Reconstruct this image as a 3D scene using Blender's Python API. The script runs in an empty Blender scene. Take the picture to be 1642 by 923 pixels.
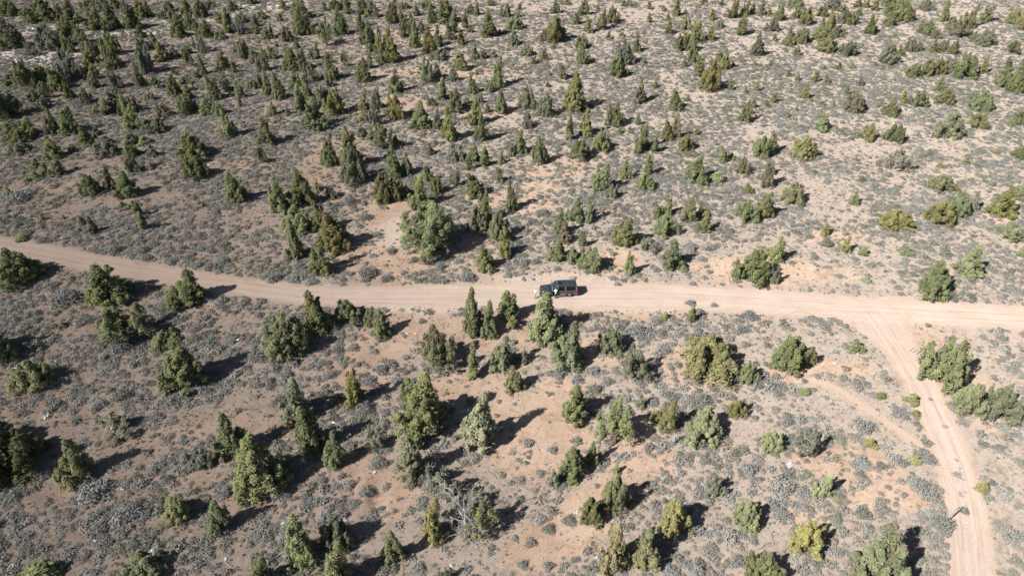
import bpy, bmesh, math, random
import numpy as np
from mathutils import Vector, Matrix
random.seed(7); RNG = np.random.default_rng(11)
R = math.radians
SC = bpy.context.scene
COL = SC.collection
# ---------------------------------------------------------------- camera, sky, sun, exposure
PITCH = R(34.0); HC = 57.0; FPX = 1642 / 36 * 24.0; CX, CY = 821.0, 461.5
cam = bpy.data.cameras.new('camera'); cam.lens = 24.0; cam.sensor_width = 36.0
cam.clip_start = 0.5; cam.clip_end = 9000
camo = bpy.data.objects.new('camera', cam); COL.objects.link(camo)
camo.location = (0, 0, HC); camo.rotation_euler = (R(90) - PITCH, 0, 0)
SC.camera = camo
SUN_EL = R(40.5); SHADOW_AZ = R(34)          # shadows run this far from +X towards +Y
sdir = Vector((math.cos(SHADOW_AZ) * math.cos(SUN_EL), math.sin(SHADOW_AZ) * math.cos(SUN_EL), -math.sin(SUN_EL)))
w = bpy.data.worlds.new('World'); SC.world = w; w.use_nodes = True
nt = w.node_tree; nt.nodes.clear()
sky = nt.nodes.new('ShaderNodeTexSky'); sky.sky_type = 'NISHITA'; sky.sun_disc = False
sky.sun_elevation = SUN_EL; sky.sun_rotation = math.atan2(-sdir.x, -sdir.y)
bg = nt.nodes.new('ShaderNodeBackground'); bg.inputs[1].default_value = 0.05
wo = nt.nodes.new('ShaderNodeOutputWorld')
nt.links.new(sky.outputs[0], bg.inputs[0]); nt.links.new(bg.outputs[0], wo.inputs[0])
sl = bpy.data.lights.new('sun', 'SUN'); sl.energy = 5.0; sl.angle = R(0.53); sl.color = (1.0, 0.968, 0.925)
so = bpy.data.objects.new('sun', sl); COL.objects.link(so)
so.rotation_euler = sdir.to_track_quat('-Z', 'Y').to_euler()
vs = SC.view_settings; vs.view_transform = 'Standard'; vs.look = 'None'; vs.gamma = 1.0
vs.use_curve_mapping = False; vs.exposure = 0.92
SC.cycles.max_bounces = 5; SC.cycles.diffuse_bounces = 1; SC.cycles.transparent_max_bounces = 4

# ---------------------------------------------------------------- helpers
def tag(o, label=None, cat=None, group=None, kind=None):
    if label: o['label'] = label
    if cat: o['category'] = cat
    if group: o['group'] = group
    if kind: o['kind'] = kind
    return o
def empty(name, loc=(0, 0, 0), rz=0.0, parent=None):
    o = bpy.data.objects.new(name, None); o.empty_display_size = 0.2
    COL.objects.link(o); o.location = loc; o.rotation_euler = (0, 0, rz)
    if parent: o.parent = parent
    return o
def mesh_obj(name, me, parent=None, link=True):
    o = bpy.data.objects.new(name, me)
    if link: COL.objects.link(o)
    if parent: o.parent = parent
    return o
def bm_obj(name, bm, mat, parent=None, smooth=False):
    me = bpy.data.meshes.new(name); bm.normal_update(); bm.to_mesh(me); bm.free()
    if mat: me.materials.append(mat)
    if smooth:
        for p in me.polygons: p.use_smooth = True
    return mesh_obj(name, me, parent)
def np_mesh(name, V, F, mats=(), smooth=False, mat_idx=None):
    """V (n,3), F (m,k) fixed-size faces"""
    V = np.asarray(V, np.float32); F = np.asarray(F, np.int32)
    me = bpy.data.meshes.new(name); m, k = F.shape
    me.vertices.add(len(V)); me.vertices.foreach_set('co', V.ravel())
    me.loops.add(m * k); me.loops.foreach_set('vertex_index', F.ravel())
    me.polygons.add(m); me.polygons.foreach_set('loop_start', np.arange(0, m * k, k, dtype=np.int32))
    try: me.polygons.foreach_set('loop_total', np.full(m, k, np.int32))
    except Exception: pass
    if mat_idx is not None: me.polygons.foreach_set('material_index', np.asarray(mat_idx, np.int32))
    me.polygons.foreach_set('use_smooth', np.full(m, smooth))
    for mt in mats: me.materials.append(mt)
    me.update(calc_edges=True); me.validate()
    return me
def fattr(me, name, arr, dom='POINT'):
    a = me.attributes.new(name, 'FLOAT', dom); a.data.foreach_set('value', np.asarray(arr, np.float32))
def sstep(a, b, x):
    t = np.clip((x - a) / (b - a), 0, 1); return t * t * (3 - 2 * t)
def hash2(ix, iy, seed):
    h = (ix.astype(np.int64) * 374761393 + iy.astype(np.int64) * 668265263 + seed * 974634777) & 0x7fffffff
    h = ((h ^ (h >> 13)) * 1274126177) & 0x7fffffff
    return ((h ^ (h >> 16)) & 0xffff) / 65535.0
def vnoise(x, y, seed=0):
    ix = np.floor(x); iy = np.floor(y); fx = x - ix; fy = y - iy
    fx = fx * fx * (3 - 2 * fx); fy = fy * fy * (3 - 2 * fy)
    a = hash2(ix, iy, seed); b = hash2(ix + 1, iy, seed); c = hash2(ix, iy + 1, seed); d = hash2(ix + 1, iy + 1, seed)
    return (a * (1 - fx) + b * fx) * (1 - fy) + (c * (1 - fx) + d * fx) * fy
def fbm(x, y, sc, seed=0, oct=3):
    s = 0; a = 0.5; t = 0
    for k in range(oct):
        s = s + a * vnoise(x / sc + 17.3 * k, y / sc + 9.1 * k, seed + k); t += a; a *= 0.5; sc *= 0.5
    return s / t
# ---------------------------------------------------------------- terrain shape and survey of the photograph's points
CP, SP = math.cos(PITCH), math.sin(PITCH)
Y0 = 84.6; SLOPE = 0.062
def terrain0(x, y):
    yy = np.clip(y, -200, 900)
    z = SLOPE * (yy - Y0)
    z = z + 0.45 * np.sin(x / 21 + 1.3) * np.sin(yy / 27 + 0.7) + 0.3 * np.sin(x / 13 - yy / 19)
    return z
def rays(u, v):
    x = (np.asarray(u, float) - CX) / FPX; t = (np.asarray(v, float) - CY) / FPX
    return x, CP - t * SP, -SP - t * CP
def survey(u, v, fn):
    dx, dy, dz = rays(u, v); zt = np.zeros_like(dx)
    for _ in range(25):
        t = (zt - HC) / dz; zt = 0.5 * zt + 0.5 * fn(dx * t, dy * t)
    t = (zt - HC) / dz
    return dx * t, dy * t, fn(dx * t, dy * t), t      # t is the depth along the optical axis
def project(x, y, z):
    d = y * CP - (z - HC) * SP
    return CX + FPX * x / d, CY + FPX * (-(z - HC) * CP - y * SP) / d, d
ROADPX = np.array([(-260, 352), (-120, 373), (0, 393), (100, 412), (200, 430), (300, 446), (400, 461), (500, 473), (600, 475), (700, 474), (800, 473),
                   (900, 474), (1000, 474), (1100, 476), (1200, 481), (1300, 488), (1400, 497), (1500, 502), (1642, 510), (1800, 520), (1950, 530)], float)
rx, ry, _, _ = survey(ROADPX[:, 0], ROADPX[:, 1], terrain0)
rw_px = np.array([11, 11, 10, 11, 13, 13, 11, 14, 15, 15, 17, 18, 17, 16, 16, 16, 17, 15, 15, 15, 15], float)
def road_y(x): return np.interp(x, rx, ry)
_kx = np.linspace(rx[0], rx[-1], 700); _ky = np.interp(_kx, rx, ry)
_ker = np.hanning(41); _ker /= _ker.sum()
_ky2 = np.convolve(np.pad(_ky, 20, mode='reflect', reflect_type='odd'), _ker, 'valid')
def road_y(x):
    y = np.interp(x, _kx, _ky2)
    y = np.where(x < _kx[0], _ky2[0] + (x - _kx[0]) * (_ky2[9] - _ky2[0]) / (_kx[9] - _kx[0]), y)
    return np.where(x > _kx[-1], _ky2[-1] + (x - _kx[-1]) * (_ky2[-1] - _ky2[-10]) / (_kx[-1] - _kx[-10]), y)
ROAD_HW = lambda x: np.interp(x, [-150, -60, -40, -18, -6, 8, 20, 45, 60, 120], [2.0, 1.9, 1.7, 2.1, 2.7, 3.2, 2.9, 2.5, 2.4, 2.2])
TRKPX = np.array([(1395, 496), (1421, 530), (1449, 570), (1467, 600), (1487, 640), (1513, 690), (1532, 740), (1546, 800), (1555, 860), (1560, 923), (1562, 1010), (1562, 1120)], float)
tx, ty, _, _ = survey(TRKPX[:, 0], TRKPX[:, 1], terrain0)
_o = np.argsort(ty); tys, txs = ty[_o], tx[_o]
def trk_x(y): return np.interp(y, tys, txs)
def trk_hw(y): return np.where(tys[-1] - y < 12, np.interp(tys[-1] - y, [0, 2, 3.5, 5, 8, 12], [7.0, 5.6, 4.0, 3.0, 2.1, 1.7]), np.interp(y, [20, 34, 45, 60], [2.0, 2.0, 1.8, 1.7]))
TRAILPX = np.array([(1255, 607), (1300, 610), (1340, 622), (1380, 648), (1420, 676), (1460, 702), (1492, 722)], float)
lx, ly, _, _ = survey(TRAILPX[:, 0], TRAILPX[:, 1], terrain0)
def d_poly(x, y, px, py):
    d = np.full(np.shape(x), 1e9)
    for i in range(len(px) - 1):
        ax, ay, bx, by = px[i], py[i], px[i + 1], py[i + 1]
        L2 = (bx - ax) ** 2 + (by - ay) ** 2
        t = np.clip(((x - ax) * (bx - ax) + (y - ay) * (by - ay)) / L2, 0, 1)
        d = np.minimum(d, np.hypot(x - ax - t * (bx - ax), y - ay - t * (by - ay)))
    return d
gx, gy, _, _ = survey([590.0, 596.0], [806.0, 770.0], terrain0)
def terrain(x, y):
    x = np.asarray(x, float); y = np.asarray(y, float)
    z = terrain0(x, y)
    yr = road_y(x); d = np.abs(y - yr); hw = ROAD_HW(x)
    emb = np.exp(-((x + 8) / 24.0) ** 2)
    z = z - 1.5 * emb * sstep(3.5, 11.0, yr - y) * (1 - sstep(30, 60, yr - y))
    rough = (vnoise(x / 1.1, y / 1.1, 3) - 0.5) * 0.10 + (vnoise(x / 3.3, y / 3.3, 5) - 0.5) * 0.20
    dt = np.abs(x - trk_x(y)) + 1e3 * ((y > tys[-1]) | (y < tys[0] - 12))
    k = np.maximum(1 - sstep(hw + 0.1, hw + 2.0, d), 1 - sstep(trk_hw(y), trk_hw(y) + 1.4, dt))
    z = z + rough * (1 - k)
    kr = 1 - sstep(hw + 0.2, hw + 2.5, d)
    z = z * (1 - kr) + terrain0(x, yr) * kr
    z = z - 0.08 * k + 0.09 * np.exp(-((d - hw - 0.55) / 0.35) ** 2) * (0.4 + vnoise(x / 2.0, y / 2.0, 8))
    g = np.exp(-(((x - gx.mean()) / 2.2) ** 2 + ((y - gy.mean()) / 2.6) ** 2))
    z = z - 0.6 * g * sstep(-0.6, 0.3, np.sin((x - gx.mean()) * 1.7 + 0.6 * np.sin(y * 1.3)))
    return z
# bare sandy places: photograph ellipses (x, y, half width, half height, strength) surveyed to the ground
BARE = [(645, 400, 60, 52, .85), (850, 720, 90, 50, .8), (900, 870, 90, 50, .7), (700, 530, 80, 30, .7), (600, 398, 52, 34, .8), (625, 428, 70, 18, .8), (505, 262, 22, 46, .8), (545, 310, 34, 26, .8), (700, 630, 60, 30, .6), (900, 640, 60, 40, .5), (820, 660, 60, 30, .7), (640, 360, 62, 36, 1.0), (600, 330, 60, 22, .6), (560, 300, 60, 20, .5), (630, 540, 90, 45, .9), (560, 600, 60, 40, .55), (720, 480, 170, 22, 1.0), (880, 455, 110, 18, .9),
        (1000, 500, 130, 16, .8), (880, 700, 80, 70, .95), (940, 830, 70, 60, .8), (860, 890, 70, 50, .95), (1020, 700, 60, 30, .6), (620, 790, 60, 50, .9), (560, 740, 80, 30, .6),
        (1030, 740, 70, 40, .6), (1000, 790, 90, 40, .45), (1250, 440, 140, 30, .55), (1330, 590, 90, 16, .7), (1330, 740, 80, 30, .6), (1400, 770, 60, 20, .5), (1290, 830, 60, 30, .45), (1420, 800, 80, 30, .5),
        (760, 620, 90, 40, .7), (820, 540, 80, 40, .5), (660, 165, 70, 12, .75), (700, 120, 120, 14, .5), (640, 60, 120, 14, .4), (540, 230, 90, 14, .5), (760, 180, 80, 12, .5),
        (520, 280, 40, 30, .6), (180, 250, 30, 12, .8), (370, 270, 60, 16, .5), (330, 500, 60, 20, .5), (280, 700, 60, 30, .45), (100, 790, 50, 14, .5), (60, 670, 60, 10, .6), (430, 690, 90, 30, .4), (300, 760, 60, 20, .4), (420, 800, 60, 40, .5),
        (950, 560, 60, 30, .4), (1100, 590, 60, 40, .4), (1180, 430, 100, 22, .6), (1340, 380, 60, 10, .5), (1600, 350, 40, 10, .5), (1000, 420, 60, 24, .5), (830, 320, 80, 30, .55), (760, 400, 60, 40, .4), (1480, 560, 60, 60, .35), (1560, 640, 60, 60, .3),
        (880, 270, 100, 20, .4), (940, 250, 60, 14, .4), (260, 110, 60, 10, .5), (330, 150, 60, 8, .4), (120, 300, 60, 10, .4)]
PALE = [(60, 95, 80, 14, 1.0), (200, 52, 80, 9, .9), (330, 28, 90, 9, .9), (420, 10, 90, 8, .8), (30, 88, 60, 12, .9), (120, 110, 60, 10, .5), (70, 48, 40, 10, .7), (890, 450, 100, 12, .45), (700, 492, 110, 12, .5), (1000, 497, 90, 9, .35), (640, 370, 40, 26, .35)]
def ell_world(lst):
    out = []
    for (u, v, a, b, s) in lst:
        x, y, z, t = survey([float(u)], [float(v)], terrain)
        _, y1, _, _ = survey([float(u)], [float(v - b)], terrain); _, y2, _, _ = survey([float(u)], [float(v + b)], terrain)
        out.append((x[0], (y1[0] + y2[0]) / 2, a * t[0] / FPX, abs(y1[0] - y2[0]) / 2, s))
    return out
BAREW, PALEW = ell_world(BARE), ell_world(PALE)
def ell_field(lst, x, y):
    n = (fbm(x, y, 7.0, 21) - 0.5) * 1.2; f = np.zeros(np.shape(x))
    for (ex, ey, a, b, s) in lst:
        q = np.sqrt(((x - ex) / a) ** 2 + ((y - ey) / b) ** 2) + n
        f = np.maximum(f, s * (1 - sstep(0.55, 1.15, q)))
    return f
def on_way(x, y, m=0.0):
    """1 on road, side track or trail"""
    d = np.abs(y - road_y(x)); hw = ROAD_HW(x) + m
    a = 1 - sstep(hw - 0.1, hw + 0.9, d)
    b = 1 - sstep(trk_hw(y) + m - 0.1, trk_hw(y) + m + 0.6, np.abs(x - trk_x(y)) + 1e3 * (y > tys[-1] + 3))
    c = 1 - sstep(0.25 + m, 0.6 + m, d_poly(x, y, lx, ly))
    return np.maximum(np.maximum(a, b), c)
def bareness(x, y):
    b = ell_field(BAREW, x, y)
    return np.maximum(b, on_way(x, y))

# ---------------------------------------------------------------- materials
def new_mat(name):
    m = bpy.data.materials.new(name); m.use_nodes = True
    n = m.node_tree.nodes; n.clear()
    return m, n, m.node_tree.links
def ramp(n, stops):
    r = n.new('ShaderNodeValToRGB'); e = r.color_ramp.elements
    while len(e) < len(stops): e.new(0.5)
    for k, (p, c) in enumerate(stops): e[k].position = p; e[k].color = (*c, 1)
    return r
def mixc(n, l, fac, a, b, mode='MIX'):
    m = n.new('ShaderNodeMix'); m.data_type = 'RGBA'; m.blend_type = mode
    for s, val in ((0, fac), (6, a), (7, b)):
        if hasattr(val, 'is_output') or isinstance(val, bpy.types.NodeSocket): l.new(val, m.inputs[s])
        elif isinstance(val, (int, float)): m.inputs[s].default_value = val
        else: m.inputs[s].default_value = (*val, 1)
    return m.outputs[2]
def mathn(n, l, op, a, b=None, clamp=False):
    m = n.new('ShaderNodeMath'); m.operation = op; m.use_clamp = clamp
    for k, val in enumerate((a, b)):
        if val is None: continue
        if isinstance(val, bpy.types.NodeSocket): l.new(val, m.inputs[k])
        else: m.inputs[k].default_value = val
    return m.outputs[0]
def noise(n, l, vec, scale, detail=4, rough=0.55, dist=0.0):
    t = n.new('ShaderNodeTexNoise'); t.inputs['Scale'].default_value = scale; t.inputs['Detail'].default_value = detail
    t.inputs['Roughness'].default_value = rough; t.inputs['Distortion'].default_value = dist
    l.new(vec, t.inputs['Vector']); return t.outputs['Fac']
def attr(n, name):
    a = n.new('ShaderNodeAttribute'); a.attribute_name = name; return a
SAND_A, SAND_B = (0.350, 0.264, 0.202), (0.292, 0.210, 0.155)
def ground_material():
    m, n, l = new_mat('soil')
    geo = n.new('ShaderNodeNewGeometry'); P = geo.outputs['Position']
    n1 = noise(n, l, P, 0.12, 5, 0.6, 0.5); n2 = noise(n, l, P, 1.6, 5, 0.65); n3 = noise(n, l, P, 9.0, 4, 0.7)
    bare = attr(n, 'bare').outputs['Fac']; red_dim = attr(n, 'red_dim').outputs['Fac']; pale = attr(n, 'pale').outputs['Fac']
    r1 = ramp(n, [(0.3, SAND_B), (0.62, SAND_A)]); l.new(n1, r1.inputs[0])
    litter = ramp(n, [(0.25, (0.225, 0.186, 0.157)), (0.55, (0.285, 0.236, 0.198)), (0.8, (0.258, 0.232, 0.207))]); l.new(n2, litter.inputs[0])
    thr = mathn(n, l, 'ADD', bare, mathn(n, l, 'MULTIPLY', mathn(n, l, 'SUBTRACT', n2, 0.5), 0.7))
    bm_ = mathn(n, l, 'MULTIPLY', mathn(n, l, 'SUBTRACT', thr, 0.02), 2.2, True)
    c = mixc(n, l, bm_, litter.outputs[0], r1.outputs[0])
    c = mixc(n, l, mathn(n, l, 'MULTIPLY', red_dim, 0.75), c, mixc(n, l, n2, (0.126, 0.091, 0.074), (0.170, 0.126, 0.104)))  # mixes in redder soil, with the left side's dimmer light put into its colour
    n4 = noise(n, l, P, 0.55, 6, 0.7, 1.2); wash = ramp(n, [(0.36, (0.80, 0.77, 0.75)), (0.50, (1, 1, 1)), (0.66, (1.09, 1.08, 1.07))]); l.new(n4, wash.inputs[0])
    c = mixc(n, l, 1.0, c, wash.outputs[0], 'MULTIPLY')
    c = mixc(n, l, pale, c, (0.42, 0.37, 0.325))
    c = mixc(n, l, mathn(n, l, 'MULTIPLY', attr(n, 'dust').outputs['Fac'], 0.9), c, mixc(n, l, mathn(n, l, 'MULTIPLY', red_dim, 0.6), (0.322, 0.258, 0.211), (0.225, 0.165, 0.13)))
    sp = ramp(n, [(0.30, (0.62, 0.60, 0.58)), (0.5, (1, 1, 1)), (0.72, (1.15, 1.13, 1.10))]); l.new(n3, sp.inputs[0])
    c = mixc(n, l, 1.0, c, sp.outputs[0], 'MULTIPLY')
    vor = n.new('ShaderNodeTexVoronoi'); vor.inputs['Scale'].default_value = 3.2; l.new(P, vor.inputs['Vector'])
    st = ramp(n, [(0.05, (1.25, 1.2, 1.15)), (0.11, (1, 1, 1))]); l.new(vor.outputs['Distance'], st.inputs[0])
    c = mixc(n, l, 0.6, c, mixc(n, l, 1.0, c, st.outputs[0], 'MULTIPLY'))
    b1 = n.new('ShaderNodeBump'); b1.inputs['Strength'].default_value = 0.7; b1.inputs['Distance'].default_value = 0.12
    l.new(mathn(n, l, 'ADD', mathn(n, l, 'ADD', n2, mathn(n, l, 'MULTIPLY', n4, 1.5)), mathn(n, l, 'MULTIPLY', n3, 0.5)), b1.inputs['Height'])
    d = n.new('ShaderNodeBsdfDiffuse'); d.inputs['Roughness'].default_value = 1.0
    l.new(c, d.inputs['Color']); l.new(b1.outputs[0], d.inputs['Normal'])
    o = n.new('ShaderNodeOutputMaterial'); l.new(d.outputs[0], o.inputs[0])
    return m
def road_material():
    m, n, l = new_mat('graded_dirt')
    uv = n.new('ShaderNodeUVMap'); uv.uv_map = 'UVMap'
    mp = n.new('ShaderNodeMapping'); mp.inputs['Scale'].default_value = (0.06, 3.2, 1); l.new(uv.outputs[0], mp.inputs['Vector'])
    s1 = noise(n, l, mp.outputs[0], 1.0, 5, 0.6, 0.3)
    geo = n.new('ShaderNodeNewGeometry'); P = geo.outputs['Position']
    n1 = noise(n, l, P, 0.25, 4); n3 = noise(n, l, P, 7.0, 4, 0.7); red_dim = attr(n, 'red_dim').outputs['Fac']
    r1 = ramp(n, [(0.3, (0.265, 0.204, 0.164)), (0.5, (0.328, 0.264, 0.218)), (0.7, (0.368, 0.306, 0.260))])
    l.new(mathn(n, l, 'ADD', mathn(n, l, 'MULTIPLY', s1, 0.65), mathn(n, l, 'MULTIPLY', n1, 0.35)), r1.inputs[0])
    c = mixc(n, l, mathn(n, l, 'MULTIPLY', red_dim, 0.6), r1.outputs[0], (0.225, 0.162, 0.125))  # road painted redder and dimmer leftwards by the same mask
    sx = n.new('ShaderNodeSeparateXYZ'); l.new(uv.outputs[0], sx.inputs[0])
    cmb = n.new('ShaderNodeCombineXYZ'); l.new(mathn(n, l, 'MULTIPLY', sx.outputs[0], 0.07), cmb.inputs[0])
    vv = mathn(n, l, 'ADD', sx.outputs[1], mathn(n, l, 'MULTIPLY', mathn(n, l, 'SUBTRACT', noise(n, l, cmb.outputs[0], 1.0, 3), 0.5), 1.6))
    rut = ramp(n, [(0.50, (0, 0, 0)), (0.62, (1, 1, 1)), (0.80, (1, 1, 1)), (0.95, (0, 0, 0))]); l.new(mathn(n, l, 'ABSOLUTE', vv), rut.inputs[0])
    rk = mathn(n, l, 'MULTIPLY', rut.outputs[0], mathn(n, l, 'MULTIPLY', mathn(n, l, 'SUBTRACT', noise(n, l, P, 0.35, 4), 0.25), 1.7, True))
    c = mixc(n, l, rk, c, mixc(n, l, 1.0, c, (0.80, 0.77, 0.75), 'MULTIPLY'))
    ed = attr(n, 'edge').outputs['Fac']
    ef = mathn(n, l, 'MULTIPLY', mathn(n, l, 'SUBTRACT', mathn(n, l, 'ADD', ed, mathn(n, l, 'MULTIPLY', mathn(n, l, 'SUBTRACT', noise(n, l, P, 0.9, 5, 0.65), 0.5), 0.9)), 0.62), 3.0, True)
    c = mixc(n, l, mathn(n, l, 'MULTIPLY', ef, mathn(n, l, 'ADD', mathn(n, l, 'MULTIPLY', mathn(n, l, 'GREATER_THAN', ed, 1.01), 0.4), 0.5)), c, mixc(n, l, mathn(n, l, 'MULTIPLY', red_dim, 0.75), SAND_B, (0.185, 0.130, 0.102)))
    sp = ramp(n, [(0.28, (0.72, 0.70, 0.68)), (0.48, (1, 1, 1)), (0.75, (1.1, 1.1, 1.08))]); l.new(n3, sp.inputs[0])
    c = mixc(n, l, 1.0, c, sp.outputs[0], 'MULTIPLY')
    b1 = n.new('ShaderNodeBump'); b1.inputs['Strength'].default_value = 0.5; b1.inputs['Distance'].default_value = 0.06
    l.new(mathn(n, l, 'ADD', s1, mathn(n, l, 'MULTIPLY', n3, 0.4)), b1.inputs['Height'])
    d = n.new('ShaderNodeBsdfDiffuse'); d.inputs['Roughness'].default_value = 1.0
    l.new(c, d.inputs['Color']); l.new(b1.outputs[0], d.inputs['Normal'])
    o = n.new('ShaderNodeOutputMaterial'); l.new(d.outputs[0], o.inputs[0])
    return m
def foliage_material(name, use_obj=True, base=None, trans=0.25):
    m, n, l = new_mat(name)
    oi = n.new('ShaderNodeObjectInfo'); traw = attr(n, 'tint').outputs['Fac']; tint = mathn(n, l, 'MINIMUM', traw, 1.0)
    c = oi.outputs['Color'] if use_obj else base
    v = n.new('ShaderNodeHueSaturation'); v.inputs['Saturation'].default_value = 1.0
    if use_obj: l.new(c, v.inputs['Color'])
    else: v.inputs['Color'].default_value = (*base, 1)
    l.new(mathn(n, l, 'ADD', mathn(n, l, 'MULTIPLY', oi.outputs['Random'], 0.012), 0.492), v.inputs['Hue'])
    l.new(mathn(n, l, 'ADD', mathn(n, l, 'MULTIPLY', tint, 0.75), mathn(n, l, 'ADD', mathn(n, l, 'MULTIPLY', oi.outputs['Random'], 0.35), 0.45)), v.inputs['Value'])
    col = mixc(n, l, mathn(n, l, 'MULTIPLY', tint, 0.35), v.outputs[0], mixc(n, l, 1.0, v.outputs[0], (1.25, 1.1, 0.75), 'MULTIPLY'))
    col = mixc(n, l, mathn(n, l, 'MULTIPLY', mathn(n, l, 'GREATER_THAN', traw, 1.1), 0.8), col, (0.185, 0.148, 0.112))
    d = n.new('ShaderNodeBsdfDiffuse'); d.inputs['Roughness'].default_value = 0.8; l.new(col, d.inputs['Color'])
    t = n.new('ShaderNodeBsdfTranslucent'); l.new(col, t.inputs['Color'])
    mx = n.new('ShaderNodeMixShader'); mx.inputs[0].default_value = trans
    l.new(d.outputs[0], mx.inputs[1]); l.new(t.outputs[0], mx.inputs[2])
    o = n.new('ShaderNodeOutputMaterial'); l.new(mx.outputs[0], o.inputs[0])
    return m
def plain(name, col, rough=0.6, metal=0.0, var=0.0, spec=0.5, vscale=8.0, coat=0.0):
    m, n, l = new_mat(name)
    p = n.new('ShaderNodeBsdfPrincipled'); p.inputs['Roughness'].default_value = rough; p.inputs['Metallic'].default_value = metal
    p.inputs['Specular IOR Level'].default_value = spec; p.inputs['Coat Weight'].default_value = coat
    tc = n.new('ShaderNodeTexCoord'); f = noise(n, l, tc.outputs['Object'], vscale, 4)
    k = 1 - var; kk = 1 + var
    r = ramp(n, [(0.3, tuple(c * k for c in col)), (0.7, tuple(min(1, c * kk) for c in col))]); l.new(f, r.inputs[0])
    l.new(r.outputs[0], p.inputs['Base Color'])
    o = n.new('ShaderNodeOutputMaterial'); l.new(p.outputs[0], o.inputs[0])
    return m
M_GROUND, M_ROAD = ground_material(), road_material()
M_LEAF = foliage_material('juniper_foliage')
M_SAGE = foliage_material('sage_leaves', True, None, 0.15)
M_BARK = plain('juniper_bark', (0.13, 0.092, 0.07), 0.9, var=0.35, spec=0.1)
M_DEAD = plain('weathered_wood', (0.25, 0.232, 0.215), 0.9, var=0.25, spec=0.1)
M_SILVER = plain('silvered_dead_wood', (0.31, 0.298, 0.287), 0.9, var=0.2, spec=0.1)
M_LITTER = plain('white_plastic', (0.85, 0.85, 0.86), 0.45, var=0.06)
M_STONE = plain('pale_stone', (0.36, 0.30, 0.25), 0.9, var=0.3, spec=0.2, vscale=2.0)

# ---------------------------------------------------------------- ground sheet
def axis(core0, core1, step, far0, far1, growth=1.09):
    c = list(np.arange(core0, core1 + 1e-6, step)); s = step; a = core1; up = []
    while a < far1: s = min(s * growth, 260); a += s; up.append(a)
    s = step; a = core0; dn = []
    while a > far0: s = min(s * growth, 260); a -= s; dn.append(a)
    return np.array(dn[::-1] + c + up)
ax = axis(-95, 95, 0.5, -3200, 3200); ay = axis(30, 150, 0.5, -1500, 4200, 1.07)
GX, GY = np.meshgrid(ax, ay); GZ = terrain(GX, GY)
nx, ny = len(ax), len(ay)
idx = np.arange(nx * ny).reshape(ny, nx)
F = np.stack([idx[:-1, :-1], idx[:-1, 1:], idx[1:, 1:], idx[1:, :-1]], -1).reshape(-1, 4)
def red_dimming(x, y):  # redder soil leftwards, its colour also darkened for the light falloff on that side
    return np.clip(0.78 * (1 - sstep(-55, 12, x + 0.12 * (y - 80) + 14 * (fbm(x, y, 24, 40) - 0.5))), 0, 1) * (1 - 0.45 * sstep(120, 220, y))
gme = np_mesh('ground', np.stack([GX, GY, GZ], -1).reshape(-1, 3), F, [M_GROUND], True)
fattr(gme, 'bare', bareness(GX, GY).ravel()); fattr(gme, 'red_dim', red_dimming(GX, GY).ravel()); _d = np.abs(GY - road_y(GX)); _t = np.abs(GX - trk_x(GY)) + 1e3 * (GY > tys[-1] + 2); _n = 1.6 * fbm(GX, GY, 2.2, 51)
fattr(gme, 'dust', np.maximum(1 - sstep(0.2, 2.6, _d - ROAD_HW(GX) + _n), 1 - sstep(0.0, 1.7, _t - trk_hw(GY) + _n)).ravel())
fattr(gme, 'pale', ell_field(PALEW, GX, GY).ravel())
ground = tag(mesh_obj('ground', gme), 'reddish sandy desert ground between the junipers', 'ground', kind='structure')

# ---------------------------------------------------------------- road, side track, foot trail as sheets
def strip(name, cx, cy, nxv, nyv, hw, lab, seed, lift=0.045, na=11, fade=True, worn=0.0):
    n = len(cx); s = np.concatenate([[0], np.cumsum(np.hypot(np.diff(cx), np.diff(cy)))])
    V = []; UV = []; ED = []
    for j in range(na):
        q = j / (na - 1) * 2 - 1
        wob = 1 + 0.55 * (fbm(s + 100 * (q > 0), s * 0 + seed, 2.6, seed, 4) - 0.5) * 2 * abs(q) ** 3
        off = q * (hw + 0.45) * wob
        x = cx + nxv * off; y = cy + nyv * off
        z = terrain(x, y) + (lift if abs(q) < 0.86 else (0.012 if abs(q) < 0.99 else -0.12))
        z = z - 0.03 * math.exp(-((abs(q) - 0.42) / 0.12) ** 2)
        if fade: z = z - 0.25 * np.maximum(1 - s / 1.5, 0) - 0.25 * np.maximum(1 - (s[-1] - s) / 1.5, 0)
        V.append(np.stack([x, y, z], -1)); UV.append(np.stack([s, off], -1)); ED.append(np.full(n, worn + max(1 - worn, 0) * abs(q)))
    V = np.stack(V, 1).reshape(-1, 3); UV = np.stack(UV, 1).reshape(-1, 2)
    I = np.arange(n * na).reshape(n, na)
    F = np.stack([I[:-1, :-1], I[:-1, 1:], I[1:, 1:], I[1:, :-1]], -1).reshape(-1, 4)
    me = np_mesh(name, V, F, [M_ROAD], True)
    a, b, c = V[F[0, 1]] - V[F[0, 0]], V[F[0, 2]] - V[F[0, 0]], None
    if np.cross(a, b)[2] < 0: me.flip_normals()
    li = np.empty(len(me.loops), np.int32); me.loops.foreach_get('vertex_index', li)
    ul = me.uv_layers.new(name='UVMap'); ul.data.foreach_set('uv', UV[li].ravel().astype(np.float32))
    fattr(me, 'red_dim', red_dimming(V[:, 0], V[:, 1])); fattr(me, 'edge', np.stack(ED, 1).ravel())
    return tag(mesh_obj(name, me), lab, name.split('_')[-1], kind='structure')
def normals(x, y):
    dx, dy = np.gradient(x), np.gradient(y); L = np.hypot(dx, dy); return -dy / L, dx / L
x = np.arange(rx[0] - 10, rx[-1] + 10, 0.6); y = road_y(x); a, b = normals(x, y)
strip('dirt_road', x, y, a, b, ROAD_HW(x), 'pale graded dirt road crossing the desert under the parked car', 5)
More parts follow.
